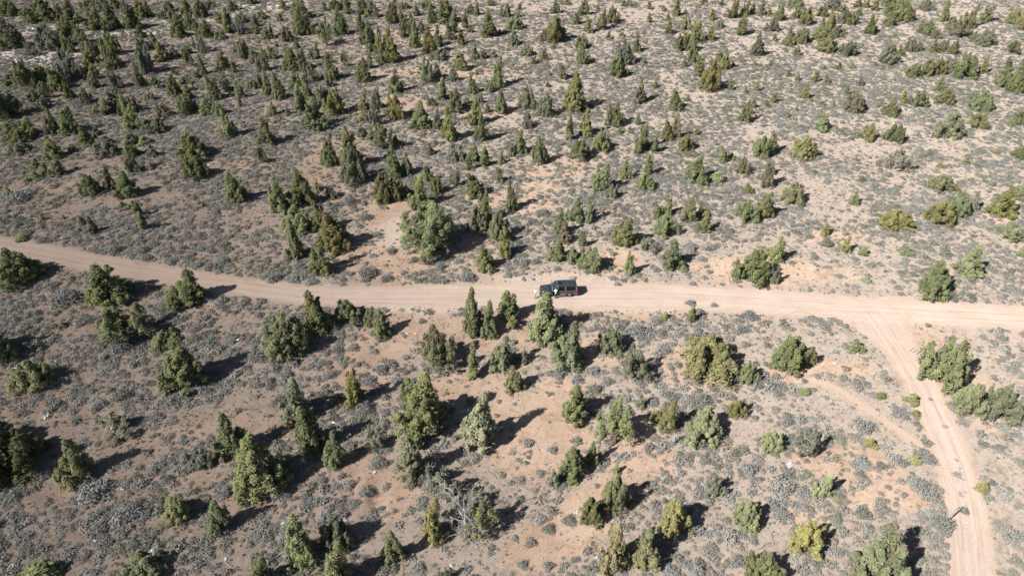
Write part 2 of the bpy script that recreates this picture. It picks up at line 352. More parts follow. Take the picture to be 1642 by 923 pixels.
y = np.arange(tys[-1] + 0.5, tys[0], -0.5); x = trk_x(y)
ker = np.hanning(15); ker /= ker.sum(); x = np.convolve(np.pad(x, 7, mode='edge'), ker, 'valid'); a, b = normals(x, y)
strip('side_track', x, y, a, b, trk_hw(y), 'narrower dirt track branching off the road toward the bottom', 9, 0.055, 11, True, 0.12)
tt = np.linspace(0, len(lx) - 1, 60); x = np.interp(tt, np.arange(len(lx)), lx); y = np.interp(tt, np.arange(len(ly)), ly)
k5 = np.hanning(9); k5 /= k5.sum(); x = np.convolve(np.pad(x, 4, mode='edge'), k5, 'valid'); y = np.convolve(np.pad(y, 4, mode='edge'), k5, 'valid'); a, b = normals(x, y)
strip('foot_path', x, y, a, b, 0.16 + 0 * x, 'faint pale single trail curving toward the side track', 13, 0.03, 7, True, 0.9)

# ---------------------------------------------------------------- vegetation prototypes
def leaf_faces(C, N, U, L, W):
    """diamond sprays: centre C, facing N, pointing U, length L, width W -> verts, quads"""
    N = N / np.linalg.norm(N, axis=1, keepdims=True)
    S = np.cross(N, U); S /= np.linalg.norm(S, axis=1, keepdims=True) + 1e-9
    T = np.cross(S, N)
    L = L[:, None]; W = W[:, None]
    V = np.stack([C - T * L * 0.45, C + S * W * 0.5 - T * L * 0.05, C + T * L * 0.55, C - S * W * 0.5 - T * L * 0.05], 1)
    n = len(C); return V.reshape(-1, 3), np.arange(n * 4).reshape(n, 4)
def tubes(segs, sides=5):
    V = []; F = []
    for (p, q, r0, r1) in segs:
        p = np.array(p, float); q = np.array(q, float); d = q - p; d /= np.linalg.norm(d) + 1e-9
        a = np.cross(d, [0, 0, 1.0] if abs(d[2]) < 0.9 else [1.0, 0, 0]); a /= np.linalg.norm(a); b = np.cross(d, a)
        o = len(V) * 1
        for c, r in ((p, r0), (q, r1)):
            for k in range(sides):
                th = 2 * math.pi * k / sides; V.append(c + r * (math.cos(th) * a + math.sin(th) * b))
        for k in range(sides): F.append((o + k, o + (k + 1) % sides, o + sides + (k + 1) % sides, o + sides + k))
    return np.array(V), np.array(F)
def unit(v): return v / (np.linalg.norm(v, axis=-1, keepdims=True) + 1e-9)
def crown(rng, H, W, form):
    """foliage of one juniper: several ascending stems, each a ragged flame of small lobes; returns verts, quads, tint per face, lobes"""
    bias = rng.uniform(0, 6.28); stems = []          # x, y, z bottom, z top, radius
    def ring(n, o0, o1, zb0, zb1, f_top, r0, r1):
        a0 = rng.uniform(0, 6.28)
        for k in range(n):
            th = a0 + 6.283 * (k + rng.uniform(-.42, .42)) / n; o = rng.uniform(o0, o1) * W * (1 + 0.28 * math.cos(th - bias))
            if rng.random() < .05: continue
            stems.append((o * math.cos(th), o * math.sin(th), rng.uniform(zb0, zb1) * H, f_top(o / W) * H, rng.uniform(r0, r1) * W * 1.12))
    if form == 'cone':
        stems.append((0, 0, 0.06 * H, H, 0.30 * W))
        ring(int(rng.integers(5, 8)), .24, .37, 0, .06, lambda o: rng.uniform(.24, .52), .14, .21); ring(4, .10, .2, .2, .4, lambda o: rng.uniform(.62, .88), .12, .17); per_l = 72
    elif form == 'slim':
        stems.append((0, 0, 0.03 * H, H, 0.34 * W)); ring(4, .16, .3, 0, .1, lambda o: rng.uniform(.35, .8), .2, .28); per_l = 78
    elif form == 'round':
        stems.append((rng.normal() * .04 * W, rng.normal() * .04 * W, .08 * H, H, .22 * W))
        ring(int(rng.integers(6, 9)), .28, .42, 0, .08, lambda o: rng.uniform(.42, .74), .14, .20); ring(5, .12, .24, .1, .3, lambda o: rng.uniform(.68, .98), .14, .2); per_l = 72
    elif form == 'old':
        stems.append((rng.normal() * .05 * W, rng.normal() * .05 * W, .3 * H, H, .2 * W))
        ring(int(rng.integers(5, 8)), .26, .44, .05, .34, lambda o: rng.uniform(.45, .78), .12, .20); ring(3, .1, .24, .3, .45, lambda o: rng.uniform(.7, .95), .12, .18); per_l = 72
    elif form == 'grey':
        stems.append((0, 0, .2 * H, H, .18 * W)); ring(7, .2, .42, .02, .3, lambda o: rng.uniform(.4, .85), .12, .19); per_l = 44
    else:
        stems.append((0, 0, 0, H, .36 * W)); ring(3, .2, .32, 0, .05, lambda o: rng.uniform(.3, .6), .18, .26); per_l = 30
    if W > 6:
        ring(5, .2, .4, .05, .2, lambda o: rng.uniform(.3, .6), .12, .18); stems.append((0, 0, .1 * H, .8 * H, .24 * W)); per_l = 190
    lobes = []
    for (sx, sy, z0, z1, r) in stems:
        z1 = max(z1, z0 + 0.18 * H); hgt = z1 - z0
        n = max(5, int(6 + 9 * (hgt / H) * (1.3 if r > .25 * W else 1.0) * (2.0 if form in ('cone', 'slim') and r > .25 * W else 1.0)))
        lean = rng.normal(size=2) * 0.05 * hgt
        for k in range(n):
            t = (k + rng.uniform(0, 1)) / n; prof = r * min(1.0, 0.62 + 1.6 * t) * (1.02 - t) ** 0.62 * rng.uniform(.75, 1.2)
            th = rng.uniform(0, 6.283) + 2.4 * k; s = r * rng.uniform(.38, .62) * (1.0 - 0.35 * t)
            if form == 'sapling': s *= 1.2
            rr = max(prof - s * .35, 0)
            lobes.append((np.array([sx + lean[0] * t + rr * math.cos(th), sy + lean[1] * t + rr * math.sin(th), z0 + hgt * t * .97]), s, th))
        lobes.append((np.array([sx + lean[0], sy + lean[1], z1 * .97]), r * .3, 0.0))
    C, A, Tn = [], [], []
    for (c, s, th) in lobes:
        n = int(per_l * rng.uniform(.6, 1.3))
        d = unit(rng.normal(size=(n, 3))); d[:, 2] = d[:, 2] * 0.8 + 0.25; d = unit(d)
        tall = s * rng.uniform(1.3, 2.1)
        p = d * (rng.uniform(0.45, 1.0, n) ** 0.7 * np.where(rng.random(n) < .22, rng.uniform(1.0, 1.55, n), 1.0))[:, None]
        taper = 1 - 0.5 * np.clip(p[:, 2], 0, 1)
        out = np.array([math.cos(th), math.sin(th), 0.0])
        pos = c + np.stack([p[:, 0] * s * taper, p[:, 1] * s * taper, p[:, 2] * tall], -1) + out * (p[:, 2:3] * s * 0.2)
        pos[:, 2] = np.maximum(pos[:, 2], 0.03)
        rad = unit(np.array([c[0], c[1], 0.25 * W]))
        C.append(pos); A.append(unit(d * 0.75 + rad * 0.45))
        Tn.append(np.clip(rng.random() * 0.6 + 0.2 + rng.normal(size=n) * 0.2, 0, 1) if rng.random() > (.05 if form != 'old' else .12) else np.full(n, 1.3))
    if form != 'grey':                               # filler leaves added inside the crown to block light, tinted dark as inner shade
        for (sx, sy, z0, z1, r) in stems:
            n = {'sapling': 16}.get(form, 60); t = rng.random(n) * .85; q = r * np.sqrt(rng.random(n)) * .6 * (1.05 - t); th = rng.uniform(0, 6.283, n)
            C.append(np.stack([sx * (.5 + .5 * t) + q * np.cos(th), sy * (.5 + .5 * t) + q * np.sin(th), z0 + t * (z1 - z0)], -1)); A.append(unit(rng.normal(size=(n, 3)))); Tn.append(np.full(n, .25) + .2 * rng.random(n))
    C = np.concatenate(C); A = np.concatenate(A); Tn = np.concatenate(Tn)
    up = unit(np.stack([A[:, 0] * 0.5, A[:, 1] * 0.5, np.full(len(A), 0.9)], -1) + rng.normal(size=A.shape) * 0.35)
    Nn = unit(A + rng.normal(size=A.shape) * 0.40)
    sc = 0.62 if form == 'sapling' else 1.0
    L = rng.uniform(0.16, 0.38, len(C)) * sc; Wd = rng.uniform(0.07, 0.15, len(C)) * sc
    V, Fq = leaf_faces(C, Nn, up, L, Wd)
    return V, Fq, Tn, lobes
def trunk_mesh(rng, H, W, form, lobes):
    segs = []; r0 = 0.035 * H + 0.05; pts = [np.array([0, 0, -0.25])]
    top = 0.9 if form not in ('old', 'grey') else 0.8
    for k in range(1, 6):
        q = np.array([rng.normal() * 0.03 * W, rng.normal() * 0.03 * W, H * top * k / 5]); pts.append(q)
    for k in range(5): segs.append((pts[k], pts[k + 1], r0 * (1 - k / 5.4) , r0 * (1 - (k + 1) / 5.4)))
    pick = rng.permutation(len(lobes))[: (10 if form != 'sapling' else 3)]
    for i in pick:
        c, s, th = lobes[i]; zb = max(0.1, c[2] - 0.35 * math.hypot(c[0], c[1]) - 0.15 * H * 0.3)
        b = np.array([0, 0, min(zb, H * top)]); mid = (b + c) / 2 + np.array([0, 0, -0.05 * H])
        segs.append((b, mid, r0 * 0.4, r0 * 0.28)); segs.append((mid, c, r0 * 0.28, r0 * 0.1))
    return tubes(segs, 5)
def twig_mesh(rng, lobes):
    segs = []
    for k in range(110):
        c, s, th = lobes[rng.integers(len(lobes))]
        p = c + rng.normal(size=3) * s * 0.5; q = p + unit(rng.normal(size=3) + np.array([math.cos(th), math.sin(th), 0.5])) * rng.uniform(0.4, 0.9)
        p[2] = max(p[2], .1); q[2] = max(q[2], .1); segs.append((p, q, 0.03, 0.012))
    V, Fq = tubes(segs, 4); return np_mesh('juniper_twigs', V, Fq, [M_DEAD])
FORMS = {'c': ('cone', 6.0, 3.5, 12), 's': ('slim', 6.0, 2.1, 6), 'r': ('round', 4.4, 4.2, 12), 'o': ('old', 6.2, 4.6, 6), 'x': ('old', 9.6, 7.6, 1), 'g': ('grey', 4.6, 4.2, 4), 'j': ('sapling', 1.5, 1.0, 4)}
PROTO = {}
for code, (form, HN, WN, nv) in FORMS.items():
    PROTO[code] = []
    for k in range(nv):
        rng = np.random.default_rng(100 + ord(code) * 7 + k)
        H, W = HN, WN
        V, Fq, Tn, lobes = crown(rng, H, W, form)
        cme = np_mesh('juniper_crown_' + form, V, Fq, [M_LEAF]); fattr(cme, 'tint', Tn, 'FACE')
        Vt, Ft = trunk_mesh(rng, H, W, form, lobes)
        tme = np_mesh('juniper_trunk_' + form, Vt, Ft, [M_DEAD if form == 'grey' else M_BARK], True)
        H, W = float(V[:, 2].max()), float(sum(np.percentile(V[:, k_], 98.5) - np.percentile(V[:, k_], 1.5) for k_ in (0, 1))) / 2   # true size as grown
        PROTO[code].append((cme, tme, H, W, (V, Fq, Tn, Vt, Ft), twig_mesh(rng, lobes) if form == 'grey' else None))
TONES = {'-': ((0.200, 0.218, 0.116), 'olive'), 'y': ((0.238, 0.238, 0.110), 'yellow-green'), 'k': ((0.158, 0.178, 0.102), 'dark green'),
         'b': ((0.220, 0.205, 0.120), 'brown-tinged'), 'p': ((0.240, 0.256, 0.160), 'pale green'), 'g': ((0.208, 0.216, 0.160), 'grey-green')}
# ---------------------------------------------------------------- where each juniper stands, read off the photograph (base x, base y, height, width, form+tone)
TILES = {
(0, 0): "60 110 150 120 r;90 320 210 140 ck;200 150 110 110 r;320 140 170 130 c;240 80 80 80 r;460 150 150 110 c;330 325 190 140 rg;455 305 200 160 o;560 70 90 90 r;620 190 140 110 c;645 70 80 110 g;720 195 185 110 c;745 60 100 70 c;800 85 90 60 c;862 195 160 110 ck;920 125 130 120 r;1040 128 70 60 r;1090 80 80 70 g;1150 240 150 95 c;1190 95 110 80 c;1280 115 120 90 c;1335 55 60 70 r;1490 75 90 60 c;1550 150 80 70 r;1410 150 80 60 c;1462 212 170 70 s;1258 205 90 50 c;1322 245 120 90 r;1412 258 70 70 r;1535 230 120 80 g;1630 200 60 40 c;1600 30 50 80 r;552 330 130 60 sy;592 412 150 100 cy;730 355 160 110 r;900 245 70 70 r;1000 312 110 70 c;1050 392 130 90 cy;1112 372 90 70 c;1190 352 70 60 r;1282 350 140 100 g;912 330 100 70 g;935 480 210 110 rg;900 562 170 75 c;1558 372 140 90 rg;1620 412 100 60 c;1425 450 130 90 c;200 365 100 100 g;178 555 190 110 r;272 515 110 100 r;382 578 150 110 c;280 582 70 70 r;470 505 150 110 rg;555 462 80 60 c;612 512 110 70 c;715 452 90 100 r;70 505 60 80 g;62 765 210 150 rk;30 560 60 80 r;222 660 90 100 g;300 695 90 80 g;480 628 50 30 c;720 725 150 200 rg;870 828 220 130 c;962 648 70 60 r;1112 612 140 80 c;1182 545 60 80 r;1212 645 100 60 c;1180 752 150 100 o;1225 722 150 80 c;1372 642 170 90 c;1440 592 150 100 g;1340 742 120 110 c;1405 742 100 80 r;1540 632 120 50 s;1620 575 80 60 rg;1480 622 40 30 c;1260 502 60 50 c;1302 482 50 40 c;330 862 110 60 c;362 852 170 60 s;455 868 190 120 c;190 882 130 110 c;80 850 80 100 rg;940 842 70 50 c;1022 855 110 100 rg;1470 882 180 90 c;560 935 130 100 c;622 872 70 50 c;120 925 90 140 r;322 930 40 40 r;682 935 70 100 g;842 930 100 80 c;922 935 70 70 r;1240 1030 200 190 r",
(411, 0): "175 62 70 60 c;255 100 110 80 c;292 125 130 110 ck;285 228 170 100 c;322 180 110 70 ck;40 125 60 60 r;155 140 60 40 c;8 220 60 40 c;70 252 80 70 c;215 242 50 40 c;372 222 70 50 c;450 305 200 100 ok;545 232 190 90 c;505 65 80 80 r;590 95 100 60 c;682 95 130 60 s;670 182 120 50 s;712 112 60 60 c;738 62 70 40 c;765 112 90 42 cy;875 155 170 90 ck;940 62 60 70 r;1025 102 80 50 c;1090 62 70 80 r;950 242 190 80 c;1000 202 130 60 c;1020 312 190 80 c;1055 202 80 50 c;1128 152 150 70 c;1190 152 150 70 s;1240 132 110 80 c;1215 72 80 60 c;1262 152 100 50 s;1240 262 130 60 c;1265 215 130 50 s;1110 352 190 90 cy;1160 302 150 70 c;1312 292 120 60 c;1340 182 100 40 s;1372 212 60 40 c;1372 95 70 60 r;1410 102 90 40 s;1490 242 180 90 c;1572 112 80 40 c;1610 112 100 50 g;1500 42 50 60 r;1622 192 60 40 c;1638 292 90 60 c;1560 222 40 40 rg;690 292 150 70 c;742 332 210 70 s;728 442 130 40 s;795 412 250 60 s;870 407 230 85 sy;260 312 80 40 c;385 382 110 50 s;130 302 40 25 c;50 382 80 60 c;105 382 90 60 c;10 412 70 30 c;225 452 150 100 c;300 452 140 80 ck;485 522 190 80 c;685 527 170 90 c;890 602 160 90 c;1080 545 190 105 o;1160 505 110 60 c;1312 452 130 90 c;1258 522 110 60 c;1180 395 80 110 g;1400 382 110 60 c;1455 382 70 60 r;1520 372 60 40 c;1545 562 200 80 c;1500 592 80 70 r;1380 602 130 70 c;1570 732 160 80 c;1412 482 50 25 s;1440 665 70 40 g;80 612 170 60 c;142 642 190 90 c;110 742 90 50 c;25 562 100 50 g;250 562 110 80 c;270 722 190 60 s;205 742 60 35 c;330 642 150 60 s;372 832 200 140 c;520 742 190 120 ry;465 562 80 60 g;695 782 220 70 sy;750 812 180 90 g;780 702 150 60 g;895 762 170 110 ry;1055 832 190 120 c;1120 682 70 60 r;1190 642 150 60 s;1275 722 160 90 c;1160 832 140 60 c;1240 905 230 100 cy;1405 802 190 90 c;1440 907 190 90 c;1340 682 70 80 g;1480 722 70 40 c;75 930 190 110 c;475 1065 215 100 c;600 1080 280 130 c;640 1190 250 150 rg;672 882 90 60 c;740 902 70 60 r;815 975 200 110 o;890 930 70 40 s",
(822, 0): "20 192 100 90 r;35 112 50 30 c;45 62 50 30 c;10 292 110 60 c;275 87 90 60 c;340 32 40 60 r;268 278 190 140 r;210 272 90 60 rg;455 97 110 70 c;410 157 100 55 cy;482 212 110 65 cy;570 192 140 60 s;635 152 120 90 r;545 62 40 25 c;710 42 50 35 c;755 42 40 20 c;875 62 60 35 c;875 147 70 40 c;965 72 40 40 r;1050 102 110 60 c;1105 97 40 30 c;995 132 60 30 c;1000 222 100 50 c;1100 190 100 90 ry;1160 277 150 110 c;1075 332 120 90 r;1140 332 100 90 r;1155 405 110 70 r;1100 432 80 40 c;1265 262 90 60 c;1275 132 80 50 c;1325 182 60 50 r;1410 117 130 70 c;1460 232 150 55 s;1490 107 110 50 c;1530 92 80 35 s;1590 102 110 60 cy;1625 202 60 40 c;1340 37 40 30 c;1560 362 170 80 cg;1215 18 40 50 r;445 312 90 80 r;445 417 130 80 r;615 252 50 40 c;700 242 30 50 r;95 362 80 80 r;135 412 60 40 c;200 387 80 50 c;260 312 40 30 c;320 512 110 55 cg;225 487 40 35 r;390 712 260 130 cy;230 562 40 30 c;90 702 170 110 rg;215 757 170 100 rg;715 425 180 130 rg;655 502 150 100 r;790 337 120 70 c;765 242 40 25 c;840 412 40 40 r;820 662 170 50 s;795 672 120 60 cb;910 567 50 40 c;1035 707 140 80 c;1120 652 40 40 r;1265 592 220 120 ry;1190 492 140 60 s;1355 452 140 60 c;1325 392 70 60 r;1410 432 40 30 c;1390 582 90 45 c;1490 602 60 25 c;1560 587 80 35 c;1480 782 140 70 c;1540 692 70 40 c;1525 732 40 30 c;1550 422 40 25 c;1630 692 50 30 c;95 822 110 60 rg;365 902 170 50 s;470 882 190 70 sy;640 812 160 110 r;800 802 80 40 c;680 862 50 40 r;755 842 40 20 cb;830 960 180 80 c;1035 892 180 70 c;980 902 140 70 c;1100 975 130 90 ry;1170 867 50 40 r;40 990 170 90 c;185 1060 200 100 r;445 1030 150 120 rk;560 975 150 110 r;905 980 120 40 s;800 990 120 40 s;1590 1010 150 120 r",
(1231, 0): "30 207 100 70 r;10 102 60 30 c;75 137 130 60 c;175 47 60 100 r;190 122 80 60 ry;245 162 120 80 r;420 62 80 110 r;480 82 60 60 r;350 112 80 70 r;570 52 60 60 c;630 52 60 50 c;680 72 80 60 c;580 102 50 40 r;535 162 90 80 r;490 152 100 80 r;405 202 150 70 cy;345 182 80 40 c;330 262 110 110 r;375 337 120 120 r;430 242 80 80 r;485 227 50 60 r;140 242 80 40 c;205 282 110 100 r;125 302 90 70 r;180 362 80 50 rg;45 267 50 35 c;515 367 110 100 rg;650 222 130 70 c;780 47 60 110 r;830 142 160 150 r;770 172 80 80 r;880 142 120 90 r;1000 72 90 80 r;1125 142 150 55 c;1010 222 100 110 r;1065 247 60 70 r;1150 192 70 50 c;1230 252 180 100 o;1180 202 100 60 c;1285 182 160 60 c;1390 142 120 80 c;1380 302 130 100 rg;1320 272 80 60 rg;1570 165 120 90 r;1620 202 180 70 oy;1560 352 100 80 o;1610 562 220 120 c;1500 562 200 100 c;1570 602 150 120 r;810 242 30 40 r;755 412 140 120 rg;840 362 70 50 c;910 332 100 70 r;1060 342 90 70 c;970 332 70 50 rg;1130 322 70 50 r;1190 352 100 60 c;920 502 100 90 r;1010 492 130 80 r;1080 482 120 90 ry;1240 512 190 130 r;1150 472 120 90 rg;1370 472 120 50 c;1090 592 100 60 cy;1130 672 120 110 r;970 692 120 110 rp;865 662 90 50 c;775 747 130 100 c;545 732 170 120 rg;500 612 70 40 c;590 552 70 40 c;695 692 40 40 rg;690 432 40 30 c;455 452 60 35 c;540 447 50 40 r;360 447 30 30 r;130 492 60 35 c;190 522 50 35 c;300 527 80 45 c;375 542 70 40 c;235 637 100 50 c;280 652 30 25 r;350 682 40 50 r;420 682 40 20 c;35 657 70 45 c;15 427 40 25 c;185 712 40 20 c;120 752 50 35 c;345 847 140 90 c;635 907 120 100 cy;815 920 140 110 r;1170 887 180 170 rp;1100 882 90 60 r;1340 822 110 120 r;1370 722 150 130 r;1320 652 70 60 r;1600 802 110 80 r;1560 812 50 40 r;25 985 150 80 c;220 1025 170 140 ry",
(0, 231): "350 97 150 110 c;385 207 130 90 c;215 242 70 90 r;228 152 60 50 c;290 202 90 60 c;150 62 60 120 g;475 52 60 50 g;685 87 90 150 rg;850 87 110 110 ck;848 187 180 85 c;985 87 90 70 c;560 22 40 60 r;965 167 50 40 g;60 332 60 50 c;310 332 20 35 r;605 340 160 130 r;710 292 150 75 c;820 352 180 130 c;895 472 100 50 s;925 557 130 50 s;600 572 120 60 c;530 517 60 50 c;505 572 40 40 r;275 492 50 30 c;270 542 30 20 c;405 482 30 30 c;770 612 40 30 c;1310 402 45 25 c;1520 377 210 130 c;1090 612 40 30 c;140 622 50 70 r;850 412 60 60 r;790 412 50 50 r;1265 228 170 150 r",
(411, 231): "30 132 130 70 o;150 432 200 120 c;305 402 250 150 c;390 302 80 45 c;270 577 200 190 r;480 352 90 70 g;425 562 200 120 c;500 692 270 190 cy;265 742 240 100 c;415 842 240 135 c;535 690 70 50 r;815 385 220 150 r;885 222 220 100 c;970 202 160 70 c;925 357 150 120 r;1050 407 210 120 c;1100 242 110 70 c;1155 322 130 80 r;1110 72 80 70 c;1265 112 120 70 c;1312 112 110 60 c;1390 122 120 90 c;1362 167 110 40 s;1460 147 140 60 s;1570 132 90 50 c;1560 252 110 60 c;1635 82 90 50 c;1278 277 140 80 g;1402 342 170 120 c;1632 430 210 75 c;1470 520 220 110 c;1412 575 200 110 rg;1550 625 210 140 rb;1592 732 180 90 cy;1462 812 160 120 c",
(822, 231): "570 302 190 120 c;642 357 110 80 r;720 227 120 70 c;865 202 140 50 s;840 302 130 100 r;895 307 40 40 r;1165 242 170 130 c;1212 272 120 70 c;1310 247 80 100 r;1342 122 110 70 c;1400 102 50 50 r;1465 192 120 80 r;1620 282 190 80 cg;1500 322 80 70 r;300 582 170 95 c;405 502 170 100 c;487 507 170 70 c;325 642 150 70 cb;290 757 160 110 c;445 657 110 45 s;385 762 120 80 rp;500 824 180 150 r;705 655 200 150 c;740 837 160 70 c;860 692 110 110 g;970 607 160 140 r;992 462 140 60 c;925 472 100 70 c;1125 502 160 100 c;1232 567 130 80 c;1212 472 80 70 r;1010 804 200 140 c;1095 822 50 50 r;1488 497 150 130 r;1600 472 180 110 c;1540 888 250 210 r",
(1231, 231): "50 762 180 110 c;45 897 120 60 c;10 882 120 50 c;15 192 90 50 c;10 252 60 40 c;10 452 90 50 c;160 387 160 140 rp;800 177 170 140 g;605 252 50 40 c;545 392 90 50 c;1030 82 50 40 rp;1100 152 40 40 ry;1265 132 50 40 cy;1460 62 40 40 ry;1600 102 90 80 r;1100 317 130 160 rp;1220 484 200 130 r;1085 532 190 170 ry;1310 432 130 70 c;1475 472 210 160 cy;1600 362 100 100 rp;805 557 160 180 ry;365 592 90 60 c;375 662 70 60 rg;490 697 110 70 c;605 712 70 50 r;880 717 50 90 rp;770 732 25 30 r;1560 642 150 150 rp;1620 722 80 50 r;1190 792 30 30 r;625 887 40 60 rp",
}
FULL = """33 465 70 76 r;175 493 72 62 c;303 490 58 52 ck;205 557 78 76 o;3 585 55 34 rk;57 630 56 56 r;263 563 35 40 r;302 624 78 62 c;101 527 12 12 j;185 702 46 56 g;18 780 88 92 rk;2 728 60 60 rk;127 773 68 50 c;375 737 74 54 c;415 798 95 76 c;285 840 48 38 ry;355 854 56 38 c;327 752 36 38 rg;55 945 42 55 r;236 938 40 62 r;
459 577 80 68 r;513 532 70 44 c;557 517 40 38 r;611 543 48 28 c;594 524 32 22 c;703 600 82 60 o;757 542 80 25 s;783 540 60 28 cp;815 521 54 38 c;758 607 56 20 s;566 654 64 36 cy;479 674 74 42 cg;501 728 78 44 c;680 698 96 72 c;649 645 32 14 s;772 723 88 52 cp;535 751 60 32 c;606 723 42 36 g;660 776 84 50 cp;805 596 56 40 cp;826 630 42 28 cp;694 868 68 33 cy;711 812 64 58 g;735 846 50 50 g;760 820 46 44 g;690 790 46 40 g;774 872 72 56 o;486 912 80 46 c;540 884 58 46 rk;545 945 72 46 c;632 903 54 32 c;418 940 46 34 c;715 935 30 22 g;
872 551 84 56 c;912 594 72 50 cp;980 571 50 40 rp;1013 617 68 46 op;840 583 26 13 c;919 675 64 42 c;985 724 82 52 o;1107 517 28 13 s;1066 511 15 13 ry;1135 609 78 84 ry;1195 616 40 28 rp;1027 656 27 14 cy;1068 690 52 36 cy;1130 710 60 56 rp;1179 673 36 29 ry;919 769 56 38 c;888 781 30 18 c;948 748 42 22 c;988 762 20 14 j;983 824 64 44 rp;946 847 50 40 r;1080 863 66 46 ry;985 917 80 40 cb;1030 910 66 44 cp;1140 796 38 30 rg;1196 850 52 44 rp;1224 938 52 48 r;
1265 603 64 60 r;1371 567 26 23 r;1513 628 92 70 r;1547 667 58 46 rp;1596 673 60 50 rp;1411 640 14 14 j;1461 649 20 20 ry;1469 670 14 13 ry;1291 634 14 18 r;1494 477 64 48 r;1508 484 16 15 r;1549 446 54 34 c;1238 727 40 32 rp;1296 738 54 35 g;1395 719 18 18 ry;1316 797 39 25 cp;1465 746 18 16 ry;1288 890 58 46 ry;1408 945 92 76 cp;1245 945 36 34 r;1573 790 20 17 y;1343 804 10 12 r;697 418 104 86 x"""
def ground_at(u, v):
    x, y, z, t = survey([float(u)], [float(v)], terrain); return x[0], y[0], z[0], t[0]
TREES = []
def add_spec(u, v, h, wd, code):
    form = code[0]; tone = code[1] if len(code) > 1 else '-'
    if form == 'y': form, tone = 'r', 'y'
    if form == 'g' and tone == '-': tone = 'g'
    if form == 'j' and tone == '-': tone = '-'
    TREES.append([u, v, h, wd, form, tone])
for (ox, oy), s in TILES.items():
    for e in s.split(';'):
        q = e.split(); add_spec(ox + float(q[0]) / 3.995, oy + float(q[1]) / 3.995, float(q[2]) / 3.995, float(q[3]) / 3.995, q[4])
for e in FULL.replace('\n', '').split(';'):
    q = e.split(); add_spec(float(q[0]), float(q[1]), float(q[2]), float(q[3]), q[4])
def tree_dims(u, v, h, wd, form):
    x, y, z, t = ground_at(u, v)
    q = (v - CY) / FPX; graze = PITCH + math.atan(q) + 0.05
    shift = 0.5 * wd * math.sin(graze) * (0.55 if form in 'cs' else 0.7)
    x, y, z, t = ground_at(u, v - shift)
    tm = (v - h * 0.5 - CY) / FPX
    hh = h - shift * (1.0 if form in 'cs' else 1.35)
    H = 1.02 * max(hh, 0.45 * h) * t / (FPX * (CP - tm * SP)); Wm = wd * t / FPX * (0.93 if form in 'cso' else 0.96)
    # keep the shape believable
    H = max(H, Wm * (0.62 if form in 'rg' else 0.9))
    return x, y, z, H, Wm
for T in TREES: T.extend(tree_dims(T[0], T[1], T[2], T[3], T[4]))
TREES.sort(key=lambda T: -T[2] * T[3])

# ---------------------------------------------------------------- labels that single out each plant
def zone(u, v):
    ryv = np.interp(u, ROADPX[:, 0], ROADPX[:, 1])
    if v < ryv + 2:
        row = 'along the top edge' if v < 75 else 'on the far flat' if v < 165 else 'on the middle flat' if v < 275 else 'just beyond the road'
        colm = 'at far left' if u < 270 else 'left of sandy clearing' if u < 560 else 'behind sandy clearing' if u < 800 else 'behind the parked car' if u < 1050 else 'between car and fork' if u < 1350 else 'beyond the road fork'
    else:
        row = 'just below the road' if v < ryv + 115 else 'on the near slope' if v < 730 else 'by the bottom edge'
        colm = 'at far left' if u < 240 else 'left of bare slope' if u < 560 else 'on bare slope' if u < 760 else 'below the parked car' if u < 1000 else 'left of foot trail' if u < 1300 else 'beside the side track' if u < 1500 else 'right of side track'
    return row + ' ' + colm
ORD = ['leftmost', 'second', 'third', 'fourth', 'fifth', 'sixth', 'seventh', 'eighth', 'ninth', 'tenth', 'eleventh', 'twelfth', 'thirteenth', 'fourteenth', 'fifteenth', 'sixteenth']
def unique_labels(items):
    """items: list of (object, base label, image x); ordinal from the left where a base label repeats"""
    by = {}
    for o, b, u in items: by.setdefault(b, []).append((u, o))
    for b, L in by.items():
        L.sort(key=lambda q: q[0])
        for k, (u, o) in enumerate(L):
            o['label'] = b if len(L) == 1 else b + (', leftmost such' if k == 0 else ', rightmost such' if k == len(L) - 1 else ', %s from left' % ORD[k])
FORMW = {'x': 'broad spreading', 'c': 'cone-shaped', 's': 'slender', 'r': 'bushy', 'o': 'open-crowned', 'g': 'half-bare', 'j': 'small'}
def make_tree(T, name, group):
    u, v, h, wd, form, tone, x, y, z, H, Wm = T
    code = form
    small = H < 2.1
    if small: code = 'j'
    ps = PROTO[code]; cme, tme, H0, W0, _, twg = ps[random.randrange(len(ps))]
    root = empty(name, (x, y, z - 0.04), random.uniform(0, 6.28))
    root.scale = (Wm / W0, Wm / W0, H / H0); root.rotation_euler.x = random.gauss(0, .035); root.rotation_euler.y = random.gauss(0, .035)
    c = mesh_obj('crown', cme, root); t = mesh_obj('trunk', tme, root)
    if twg: tag(mesh_obj('twigs', twg, root), kind='stuff')
    col = TONES[tone][0]; j = random.uniform(0.88, 1.12); c.color = (col[0] * j * random.uniform(.93, 1.07), col[1] * j, col[2] * j * random.uniform(.9, 1.1), 1)
    tag(root, None, 'tree', group)
    return root
big = [T for T in TREES if T[9] >= 2.1]; small = [T for T in TREES if T[9] < 2.1]
BIGN = big[:300]; RESTT = big[300:]
items = []
for T in BIGN:
    o = make_tree(T, 'juniper_tree', 'junipers scattered over the desert flat')
    sz = 'tall' if T[9] > 6.3 else 'mid-sized' if T[9] > 3.8 else 'low'
    items.append((o, '%s %s %s juniper %s' % (sz, TONES[T[5]][1], FORMW[T[4]], zone(T[0], T[1])), T[0]))
for T in small:
    o = make_tree(T, 'juniper_sapling', 'young junipers between the sagebrush')
    items.append((o, 'tiny %s young juniper %s' % (TONES[T[5]][1], zone(T[0], T[1])), T[0]))
unique_labels(items)

